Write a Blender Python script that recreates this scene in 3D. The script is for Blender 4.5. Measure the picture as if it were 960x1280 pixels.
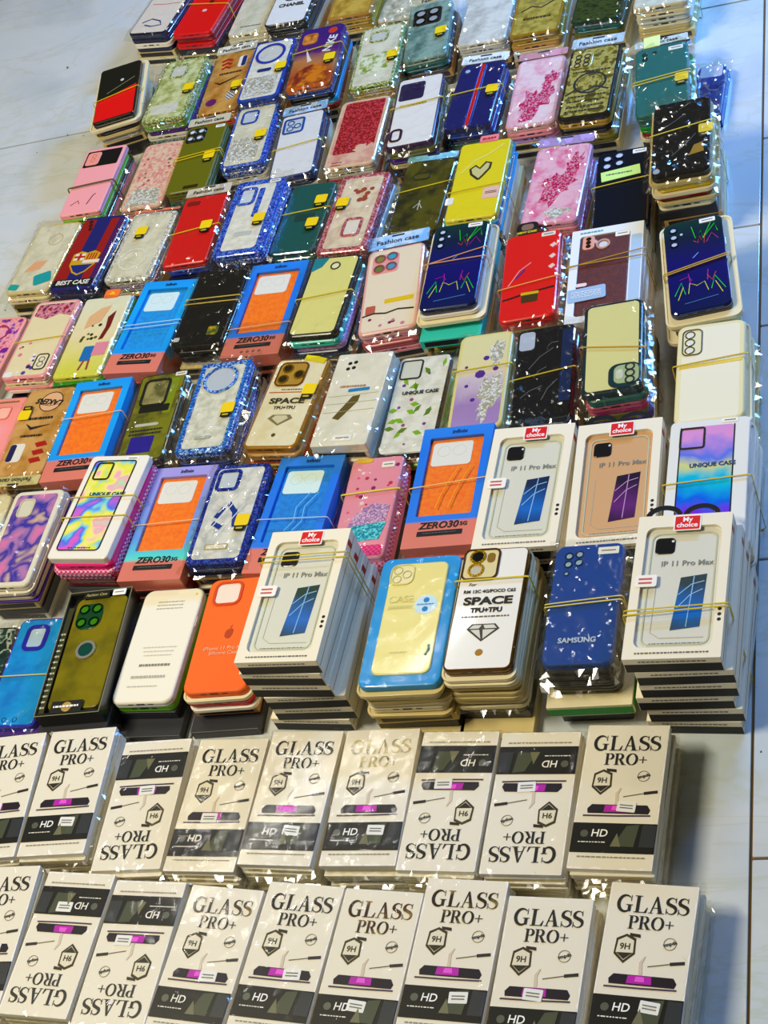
import bpy, math, random
import numpy as np
from mathutils import Matrix, Vector

for o in list(bpy.data.objects):
    bpy.data.objects.remove(o)
SC = bpy.context.scene
COL = SC.collection
U = 0.01                      # the tables below are in centimetres
random.seed(7)

# ---------------------------------------------------------------- camera
cd = bpy.data.cameras.new('camera')
cam = bpy.data.objects.new('camera', cd)
COL.objects.link(cam)
right = Vector((0.93356, 0.14963, -0.32571))
up = Vector((0.09586, 0.77136, 0.62914))
fwd = Vector((-0.34538, 0.61856, -0.70576))
rot = Matrix((right, up, -fwd)).transposed()
cam.matrix_world = Matrix.Translation(Vector((80, -150, 148.86)) * U) @ rot.to_4x4()
cd.sensor_fit = 'VERTICAL'
cd.sensor_height = 36.0
cd.lens = 2100 / 1280 * 36.0
cd.clip_start = 0.05
SC.camera = cam

# ---------------------------------------------------------------- light
SC.view_settings.view_transform = 'Standard'
SC.view_settings.look = 'None'
SC.view_settings.gamma = 1.0
SC.view_settings.exposure = -0.32
SC.view_settings.use_curve_mapping = False
W = bpy.data.worlds.new('room')
SC.world = W
W.use_nodes = True
W.node_tree.nodes['Background'].inputs[0].default_value = (1.0, 0.93, 0.74, 1)
W.node_tree.nodes['Background'].inputs[1].default_value = 0.07


def area(name, loc, aim, sx, sy, power, colr):
    d = bpy.data.lights.new(name, 'AREA')
    d.shape = 'RECTANGLE'
    d.size, d.size_y = sx, sy
    d.energy = power
    d.color = colr
    o = bpy.data.objects.new(name, d)
    COL.objects.link(o)
    o.location = loc
    v = Vector(aim) - Vector(loc)
    o.rotation_euler = v.to_track_quat('-Z', 'Y').to_euler()
    return o


area('overhead_light', (-1.05, -0.85, 2.55), (0, 0.1, 0), 1.25, 0.08, 90, (1.0, 0.92, 0.73))
area('overhead_light', (0.9, 2.4, 2.6), (-0.1, 0.7, 0), 1.25, 0.08, 28, (1.0, 0.92, 0.74))
area('overhead_light', (-1.15, 1.0, 2.6), (0, 0, 0), 1.25, 0.03, 6, (1.0, 0.97, 0.92))  # weak unseen lamp, added to put glare streaks on the flat film
area('blue_tube', (1.15, 1.75, 1.05), (0.55, 0.5, 0), 1.0, 0.06, 85, (0.10, 0.36, 1.0))

# ---------------------------------------------------------------- materials


def lin(h):
    h = h.lstrip('#')
    c = [int(h[i:i + 2], 16) / 255 for i in (0, 2, 4)]
    c = [x / 12.92 if x <= 0.04045 else ((x + 0.055) / 1.055) ** 2.4 for x in c]
    # vivid print inks: a little more chroma and depth than the swatch
    y = 0.2126 * c[0] + 0.7152 * c[1] + 0.0722 * c[2]
    k = 0.80 + 0.20 * min(1.0, y * 1.4)
    return tuple(min(0.95, max(0.002, (y + (x - y) * 1.18) * k)) for x in c) + (1.0,)


NAMED = dict(
    white='EFE9DA', cream='EADFBB', black='0C0C0E', navy='10184A', blue='1246A8', cyan='1FA6D8', teal='0C6660',
    green='2C9A3C', lime='7FC02A', olive='6E6A1E', gold='C09A3C', tan='C89A62', brown='5A2410', red='D81414',
    darkred='8E1018', rose='C05868', pink='F09AA8', hotpink='E8207E', purple='4A1E92', lilac='B48AC8',
    orange='F25E0A', grey='8E8C88', silver='C4C4C8', yellow='EBCB10', aqua='5CD0C4', salmon='D98270',
    charcoal='26262A', clear='D8D6C4', sand='D8C690')
MATS = {}


def new_mat(key):
    m = bpy.data.materials.new(key)
    m.use_nodes = True
    nt = m.node_tree
    b = nt.nodes['Principled BSDF']
    return m, nt, b


def hexof(c):
    return NAMED.get(c, c)


def plain(c, rough=0.38, coat=0.0, metal=0.0, spec=0.5):
    key = 'plain_%s_%g_%g_%g' % (c, rough, coat, metal)
    if key not in MATS:
        m, nt, b = new_mat(key)
        b.inputs['Base Color'].default_value = lin(hexof(c))
        b.inputs['Roughness'].default_value = rough
        b.inputs['Metallic'].default_value = metal
        b.inputs['Coat Weight'].default_value = coat
        b.inputs['Coat Roughness'].default_value = 0.06
        b.inputs['Specular IOR Level'].default_value = spec
        MATS[key] = m
    return MATS[key]


def coords(nt, scale=1.0, sx=1, sy=1, sz=1):
    tc = nt.nodes.new('ShaderNodeTexCoord')
    mp = nt.nodes.new('ShaderNodeMapping')
    mp.inputs['Scale'].default_value = (scale * sx, scale * sy, scale * sz)
    nt.links.new(tc.outputs['Object'], mp.inputs['Vector'])
    return mp.outputs[0]


def ramp(nt, stops, interp='LINEAR'):
    r = nt.nodes.new('ShaderNodeValToRGB')
    cr = r.color_ramp
    cr.interpolation = interp
    while len(cr.elements) < len(stops):
        cr.elements.new(0.5)
    for e, (p, c) in zip(cr.elements, stops):
        e.position = p
        e.color = lin(hexof(c))
    return r


def glitter(c1, c2, scale=9.0, rough=0.22, metal=0.35):
    """flakes of two colours set in resin; scale = flakes per cm"""
    key = 'glitter_%s_%s_%g' % (c1, c2, scale)
    if key not in MATS:
        m, nt, b = new_mat(key)
        v = nt.nodes.new('ShaderNodeTexVoronoi')
        v.inputs['Scale'].default_value = scale * 100
        tc = nt.nodes.new('ShaderNodeTexCoord')
        nt.links.new(tc.outputs['Object'], v.inputs['Vector'])
        s = nt.nodes.new('ShaderNodeSeparateColor')
        nt.links.new(v.outputs['Color'], s.inputs[0])
        r = ramp(nt, [(0.0, c1), (0.55, c1), (0.62, c2), (1.0, c2)])
        nt.links.new(s.outputs[0], r.inputs[0])
        nt.links.new(r.outputs[0], b.inputs['Base Color'])
        b.inputs['Roughness'].default_value = rough
        mm = nt.nodes.new('ShaderNodeMath')
        mm.operation = 'MULTIPLY'
        mm.inputs[1].default_value = metal
        nt.links.new(s.outputs[1], mm.inputs[0])
        nt.links.new(mm.outputs[0], b.inputs['Metallic'])
        # every flake lies at its own small tilt
        bu = nt.nodes.new('ShaderNodeBump')
        bu.inputs['Strength'].default_value = 0.5
        bu.inputs['Distance'].default_value = 0.001
        nt.links.new(s.outputs[2], bu.inputs['Height'])
        nt.links.new(bu.outputs[0], b.inputs['Normal'])
        b.inputs['Coat Weight'].default_value = 0.6
        b.inputs['Coat Roughness'].default_value = 0.05
        MATS[key] = m
    return MATS[key]


def mottle(stops, scale=0.6, rough=0.3, coat=0.3, detail=3.0, sx=1, sy=1, dist=0.0):
    """printed blotches: noise through a colour ramp; scale per cm"""
    key = 'mottle_%s_%g_%g_%g_%g' % ('_'.join('%g%s' % s for s in stops), scale, sx, sy, dist)
    if key not in MATS:
        m, nt, b = new_mat(key[:60])
        n = nt.nodes.new('ShaderNodeTexNoise')
        n.inputs['Scale'].default_value = scale
        n.inputs['Detail'].default_value = detail
        n.inputs['Distortion'].default_value = dist
        nt.links.new(coords(nt, 100, sx, sy), n.inputs['Vector'])
        r = ramp(nt, stops)
        nt.links.new(n.outputs['Fac'], r.inputs[0])
        nt.links.new(r.outputs[0], b.inputs['Base Color'])
        b.inputs['Roughness'].default_value = rough
        b.inputs['Coat Weight'].default_value = coat
        b.inputs['Coat Roughness'].default_value = 0.07
        MATS[key] = m
    return MATS[key]


def gradient(stops, length, rough=0.35, coat=0.2, interp='LINEAR', wob=0.0):
    """printed colour run along the long side (from foot to head)"""
    key = 'grad_%s_%g_%s_%g' % ('_'.join('%g%s' % s for s in stops), length, interp, wob)
    if key not in MATS:
        m, nt, b = new_mat(key[:60])
        tc = nt.nodes.new('ShaderNodeTexCoord')
        sp = nt.nodes.new('ShaderNodeSeparateXYZ')
        nt.links.new(tc.outputs['Object'], sp.inputs[0])
        mr = nt.nodes.new('ShaderNodeMapRange')
        mr.inputs['From Min'].default_value = -length / 2 * U
        mr.inputs['From Max'].default_value = length / 2 * U
        src = sp.outputs['Y']
        if wob:
            n = nt.nodes.new('ShaderNodeTexNoise')
            n.inputs['Scale'].default_value = 35
            nt.links.new(tc.outputs['Object'], n.inputs['Vector'])
            ma = nt.nodes.new('ShaderNodeMath')
            ma.operation = 'MULTIPLY_ADD'
            ma.inputs[1].default_value = wob * U
            nt.links.new(n.outputs['Fac'], ma.inputs[0])
            nt.links.new(src, ma.inputs[2])
            src = ma.outputs[0]
        nt.links.new(src, mr.inputs['Value'])
        r = ramp(nt, stops, interp)
        nt.links.new(mr.outputs[0], r.inputs[0])
        nt.links.new(r.outputs[0], b.inputs['Base Color'])
        b.inputs['Roughness'].default_value = rough
        b.inputs['Coat Weight'].default_value = coat
        b.inputs['Coat Roughness'].default_value = 0.1
        MATS[key] = m
    return MATS[key]


def woven(c1, c2):
    key = 'woven_' + c1 + c2
    if key not in MATS:
        m, nt, b = new_mat(key)
        ck = nt.nodes.new('ShaderNodeTexChecker')
        ck.inputs['Scale'].default_value = 300
        ck.inputs['Color1'].default_value = lin(hexof(c1))
        ck.inputs['Color2'].default_value = lin(hexof(c2))
        tc = nt.nodes.new('ShaderNodeTexCoord')
        nt.links.new(tc.outputs['Object'], ck.inputs['Vector'])
        nt.links.new(ck.outputs['Color'], b.inputs['Base Color'])
        b.inputs['Roughness'].default_value = 0.35
        MATS[key] = m
    return MATS[key]


def leather(c, c2):
    key = 'leather_' + c
    if key not in MATS:
        m, nt, b = new_mat(key)
        v = nt.nodes.new('ShaderNodeTexVoronoi')
        v.inputs['Scale'].default_value = 650
        tc = nt.nodes.new('ShaderNodeTexCoord')
        nt.links.new(tc.outputs['Object'], v.inputs['Vector'])
        n = nt.nodes.new('ShaderNodeTexNoise')
        n.inputs['Scale'].default_value = 180
        nt.links.new(tc.outputs['Object'], n.inputs['Vector'])
        r = ramp(nt, [(0.3, c), (0.75, c2)])
        nt.links.new(n.outputs['Fac'], r.inputs[0])
        nt.links.new(r.outputs[0], b.inputs['Base Color'])
        bu = nt.nodes.new('ShaderNodeBump')
        bu.inputs['Strength'].default_value = 0.35
        bu.inputs['Distance'].default_value = 0.0006
        nt.links.new(v.outputs['Distance'], bu.inputs['Height'])
        nt.links.new(bu.outputs[0], b.inputs['Normal'])
        b.inputs['Roughness'].default_value = 0.5
        MATS[key] = m
    return MATS[key]


def make_film(key, gloss, tint, haze=0.03):
    m = bpy.data.materials.new(key)
    m.use_nodes = True
    nt = m.node_tree
    nt.nodes.clear()
    out = nt.nodes.new('ShaderNodeOutputMaterial')
    tr = nt.nodes.new('ShaderNodeBsdfTransparent')
    tr.inputs[0].default_value = tint
    gl = nt.nodes.new('ShaderNodeBsdfGlossy')
    gl.inputs['Roughness'].default_value = 0.10
    df = nt.nodes.new('ShaderNodeBsdfDiffuse')
    df.inputs[0].default_value = (0.85, 0.8, 0.6, 1)
    # mirror share by angle, the same from both faces of the film
    lw = nt.nodes.new('ShaderNodeLayerWeight')
    lw.inputs['Blend'].default_value = 0.5
    pw = nt.nodes.new('ShaderNodeMath')
    pw.operation = 'POWER'
    pw.inputs[1].default_value = 4.0
    nt.links.new(lw.outputs['Facing'], pw.inputs[0])
    ma = nt.nodes.new('ShaderNodeMath')
    ma.operation = 'MULTIPLY_ADD'
    ma.use_clamp = True
    ma.inputs[1].default_value = 0.55
    ma.inputs[2].default_value = gloss
    nt.links.new(pw.outputs[0], ma.inputs[0])
    m1 = nt.nodes.new('ShaderNodeMixShader')
    nt.links.new(ma.outputs[0], m1.inputs[0])
    nt.links.new(tr.outputs[0], m1.inputs[1])
    nt.links.new(gl.outputs[0], m1.inputs[2])
    m2 = nt.nodes.new('ShaderNodeMixShader')
    m2.inputs[0].default_value = haze
    nt.links.new(m1.outputs[0], m2.inputs[1])
    nt.links.new(df.outputs[0], m2.inputs[2])
    nt.links.new(m2.outputs[0], out.inputs['Surface'])
    return m


FILM = make_film('clear_film', 0.085, (0.972, 0.962, 0.90, 1), 0.005)
FILM_TAUT = make_film('taut_film', 0.045, (0.975, 0.967, 0.92, 1), 0.003)
PANE = make_film('window_film', 0.03, (0.99, 0.99, 0.97, 1), 0.0)

# ---------------------------------------------------------------- mesh helpers (centimetres in, metres out)


def obj(name, verts, faces, mat, parent=None, smooth=False):
    me = bpy.data.meshes.new(name)
    me.from_pydata([(x * U, y * U, z * U) for x, y, z in verts], [], faces)
    me.update()
    if mat:
        me.materials.append(mat)
    if smooth:
        me.polygons.foreach_set('use_smooth', [True] * len(me.polygons))
    o = bpy.data.objects.new(name, me)
    COL.objects.link(o)
    if parent:
        o.parent = parent
    return o


def inst(name, me, parent, loc=(0, 0, 0), rz=0.0):
    o = bpy.data.objects.new(name, me)
    COL.objects.link(o)
    o.location = [c * U for c in loc]
    o.rotation_euler = (0, 0, rz)
    if parent:
        o.parent = parent
    return o


def tag(o, label, cat, group=None):
    o['label'] = label
    o['category'] = cat
    if group:
        o['group'] = group
    return o


def rr(w, l, r, seg=5, cx=0, cy=0, a=0.0):
    r = max(0.02, min(r, w / 2 - 0.005, l / 2 - 0.005))
    pts = []
    for sx, sy, a0 in ((1, 1, 0), (-1, 1, 90), (-1, -1, 180), (1, -1, 270)):
        for k in range(seg + 1):
            t = math.radians(a0 + 90 * k / seg)
            pts.append((sx * (w / 2 - r) + r * math.cos(t), sy * (l / 2 - r) + r * math.sin(t)))
    if a:
        c, s = math.cos(a), math.sin(a)
        pts = [(x * c - y * s, x * s + y * c) for x, y in pts]
    return [(x + cx, y + cy) for x, y in pts]


def circ(r, n=20, cx=0, cy=0):
    return [(cx + r * math.cos(2 * math.pi * k / n), cy + r * math.sin(2 * math.pi * k / n)) for k in range(n)]


def loft(loops, cap0=True, cap1=True):
    """loops = [(pts, z)] with equal counts"""
    V, F = [], []
    n = len(loops[0][0])
    for pts, z in loops:
        V += [(x, y, z) for x, y in pts]
    for i in range(len(loops) - 1):
        a, b = i * n, (i + 1) * n
        for k in range(n):
            j = (k + 1) % n
            F.append((a + k, a + j, b + j, b + k))
    if cap0:
        F.append(tuple(range(n - 1, -1, -1)))
    if cap1:
        a = (len(loops) - 1) * n
        F.append(tuple(range(a, a + n)))
    return V, F


def join(*vf):
    V, F = [], []
    for v, f in vf:
        b = len(V)
        V += v
        F += [tuple(i + b for i in q) for q in f]
    return V, F


def slab_vf(w, l, z0, z1, r, bev=0.06, seg=5, cx=0, cy=0):
    return loft([(rr(w, l, r, seg, cx, cy), z0), (rr(w, l, r, seg, cx, cy), z1 - bev),
                 (rr(w - bev * .6, l - bev * .6, r, seg, cx, cy), z1 - bev * .3),
                 (rr(w - 2 * bev, l - 2 * bev, max(r - bev, .03), seg, cx, cy), z1)])


def ring_vf(outer, inner, z0, z1):
    n = len(outer)
    V = [(x, y, z0) for x, y in outer] + [(x, y, z1) for x, y in outer] + \
        [(x, y, z1) for x, y in inner] + [(x, y, z0) for x, y in inner]
    F = []
    for i in range(3):
        for k in range(n):
            j = (k + 1) % n
            F.append((i * n + k, i * n + j, (i + 1) * n + j, (i + 1) * n + k))
    for k in range(n):
        j = (k + 1) % n
        F.append((3 * n + k, 3 * n + j, j, k))
    return V, F


def case_vf(w, l, t, r=1.0):
    """phone case lying back up: rim, waisted side, rounded shoulder"""
    return loft([(rr(w - .12, l - .12, r), 0), (rr(w, l, r), .05), (rr(w, l, r), t * .30),
                 (rr(w - .10, l - .10, r), t * .36), (rr(w - .10, l - .10, r), t * .44), (rr(w, l, r), t * .50),
                 (rr(w, l, r), t - .26), (rr(w - .14, l - .14, r), t - .10), (rr(w - .44, l - .44, r - .16), t)])


# ---------------------------------------------------------------- lettering
TXT = {}


def text_mesh(s, size, mat, bold=0.0, shear=0.0, spacing=1.0):
    key = (s, size, mat.name, bold, shear, spacing)
    if key not in TXT:
        c = bpy.data.curves.new('lettering', 'FONT')
        c.body = s
        c.size = size * U
        c.align_x = 'CENTER'
        c.align_y = 'CENTER'
        c.resolution_u = 3
        c.offset = bold * U
        c.shear = shear
        c.space_character = spacing
        c.extrude = 0.01 * U
        o = bpy.data.objects.new('lettering', c)
        COL.objects.link(o)
        bpy.context.view_layer.update()
        me = bpy.data.meshes.new_from_object(o)
        bpy.data.objects.remove(o)
        me.materials.clear()
        me.materials.append(mat)
        TXT[key] = me
    return TXT[key]


def strip(pts, widths):
    """flat ribbon along pts with a width at each point"""
    V, F = [], []
    n = len(pts)
    for i, (x, y) in enumerate(pts):
        x0, y0 = pts[max(i - 1, 0)]
        x1, y1 = pts[min(i + 1, n - 1)]
        d = math.hypot(x1 - x0, y1 - y0) or 1
        nx, ny = -(y1 - y0) / d, (x1 - x0) / d
        h = widths[i] / 2
        V += [(x + nx * h, y + ny * h), (x - nx * h, y - ny * h)]
        if i:
            a = 2 * i
            F.append((a - 2, a - 1, a + 1, a))
    return V, F


def arc(cx, cy, rx, ry, a0, a1, n=14):
    return [(cx + rx * math.cos(math.radians(a0 + (a1 - a0) * k / n)),
             cy + ry * math.sin(math.radians(a0 + (a1 - a0) * k / n))) for k in range(n + 1)]


def serif_glyph(ch):
    """roman capitals drawn as thick and thin strokes, cap height 1; returns parts, advance"""
    P = []
    box = lambda x0, y0, x1, y1: P.append(([(x0, y0), (x1, y0), (x1, y1), (x0, y1)], [(0, 1, 2, 3)]))
    quad = lambda *q: P.append((list(q), [(0, 1, 2, 3)]))
    ease = lambda n, lo, hi: [lo + (hi - lo) * math.sin(math.pi * k / n) for k in range(n + 1)]
    if ch == 'L':
        box(.13, 0, .31, 1); box(.02, .95, .42, 1); box(.02, 0, .72, .05)
        quad((.60, .05), (.72, .05), (.78, .32), (.74, .32))
        return P, .82
    if ch == 'A':
        quad((.10, 0), (.16, 0), (.46, 1), (.38, 1)); quad((.56, 0), (.78, 0), (.46, 1), (.36, 1))
        box(.20, .30, .62, .35); box(.0, 0, .26, .04); box(.48, 0, .88, .04)
        return P, .90
    if ch == 'S':
        p = arc(.34, .745, .235, .225, 20, 215, 12) + arc(.34, .265, .255, .235, 60, -160, 12)
        P.append(strip(p, [.05 + .15 * math.exp(-((k - 12.5) / 5.5) ** 2) for k in range(len(p))]))
        quad((.53, .70), (.57, .70), (.57, 1), (.54, 1)); quad((.06, 0), (.09, 0), (.10, .33), (.06, .33))
        return P, .66
    if ch == 'G':
        p = arc(.46, .5, .37, .475, 48, 325, 22)
        P.append(strip(p, ease(22, .05, .19)))
        quad((.74, .66), (.78, .66), (.78, 1), (.75, 1)); box(.62, .04, .79, .42); box(.52, .40, .88, .45)
        return P, .94
    if ch in 'PR':
        box(.12, 0, .30, 1); box(.02, .95, .4, 1); box(.02, 0, .42, .05)
        p = [(.30, .97)] + arc(.42, .735, .22, .235, 90, -90, 12) + [(.30, .50)]
        P.append(strip(p, [.05] + ease(12, .05, .18) + [.05]))
        if ch == 'R':
            quad((.36, .50), (.54, .50), (.86, 0), (.64, 0)); box(.60, 0, .92, .05)
            return P, .92
        return P, .74
    if ch == 'O':
        p = arc(.45, .5, .36, .475, 90, 450, 32)
        P.append(strip(p, [.05 + .14 * abs(math.sin(2 * math.pi * k / 32)) for k in range(33)]))
        return P, .92
    if ch == '+':
        box(.08, .42, .66, .49); box(.335, .16, .405, .75)
        return P, .74
    return P, .3


def serif_mesh(s, size, mat):
    key = ('serif', s, size, mat.name)
    if key not in TXT:
        V, F, x = [], [], 0
        for ch in s:
            parts, adv = serif_glyph(ch)
            for i, (v, f) in enumerate(parts):
                b = len(V)
                V += [(a + x, c, .004 * i) for a, c in v]
                F += [tuple(q + b for q in r) for r in f]
            x += adv
        me = bpy.data.meshes.new('lettering')
        me.from_pydata([((a - x / 2) * size * U, (c - .5) * size * U, z * U) for a, c, z in V], [], F)
        me.materials.append(mat)
        TXT[key] = me
    return TXT[key]


INK = plain('black', .5)
INKW = plain('F4F2EC', .5)
GREYINK = plain('6A6866', .5)

# ---------------------------------------------------------------- the floor
fl = obj('floor', *slab_vf(520, 560, -3.0, -0.35, .1, .02, 1, -10, 40), plain('7A5A2A', .8))
fl['kind'] = 'structure'


def tile_material():
    m, nt, b = new_mat('polished_tile')
    tc = nt.nodes.new('ShaderNodeTexCoord')
    geo = nt.nodes.new('ShaderNodeNewGeometry')

    def noise(scale, detail, dist, rough=.55, sy=1.0, ang=0.0):
        mp = nt.nodes.new('ShaderNodeMapping')
        mp.inputs['Scale'].default_value = (1, sy, 1)
        mp.inputs['Rotation'].default_value = (0, 0, ang)
        nt.links.new(geo.outputs['Position'], mp.inputs['Vector'])
        n = nt.nodes.new('ShaderNodeTexNoise')
        n.inputs['Scale'].default_value = scale
        n.inputs['Detail'].default_value = detail
        n.inputs['Roughness'].default_value = rough
        n.inputs['Distortion'].default_value = dist
        nt.links.new(mp.outputs[0], n.inputs['Vector'])
        return n.outputs['Fac']
    base = ramp(nt, [(0.3, 'BEC4C2'), (0.5, 'D0D2CE'), (0.7, 'C4CED0')])
    nt.links.new(noise(4.5, 5, .4), base.inputs[0])

    def blend(fac, stops, colr, prev):
        r = ramp(nt, stops)
        nt.links.new(fac, r.inputs[0])
        mx = nt.nodes.new('ShaderNodeMixRGB')
        nt.links.new(r.outputs[0], mx.inputs[0])
        nt.links.new(prev, mx.inputs[1])
        mx.inputs[2].default_value = lin(colr)
        return mx.outputs[0]
    c = blend(noise(3.2, 4, 1.6, .6, 2.6, .5), [(0.0, '000000'), (0.50, '000000'), (0.53, '8A8A8A'), (0.56, '000000'), (1, '000000')],
              'B4B27A', base.outputs[0])
    c = blend(noise(5.0, 3, .6, .5, .5, -.3), [(0, '000000'), (.60, '000000'), (.75, '6A6A6A'), (1, '6A6A6A')], 'C4C296', c)
    c = blend(noise(60, 2, 0), [(0, '000000'), (.755, '000000'), (.775, 'FFFFFF'), (1, 'FFFFFF')], '4A4030', c)
    nt.links.new(c, b.inputs['Base Color'])
    b.inputs['Roughness'].default_value = 0.16
    b.inputs['Specular IOR Level'].default_value = 0.6
    return m


TILE = tile_material()


def tile(x0, x1, y0, y1):
    g = .16
    obj('tile', *slab_vf(x1 - x0 - 2 * g, y1 - y0 - 2 * g, -.34, 0, .12, .06, 2, (x0 + x1) / 2, (y0 + y1) / 2), TILE, fl)


for x0, x1, ys in ((53.5, 113.5, [-180.2, -143.2, -106.2, -69.2, -32.2, 4.8, 41.8, 78.8, 115.8, 152.8, 189.8, 226.8]),
                   (113.5, 173.5, [-161.7, -124.7, -87.7, -50.7, -13.7, 23.3, 60.3, 97.3, 134.3, 171.3, 208.3]),
                   (-12.0, 53.5, [-160, -96, 24.0, 75.7, 127.4, 179.1, 230.8]),
                   (-132.0, -12.0, [-160, -96, 24.0, 75.7, 127.4, 179.1, 230.8])):
    for y0, y1 in zip(ys[:-1], ys[1:]):
        tile(x0, x1, y0, y1)


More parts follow.
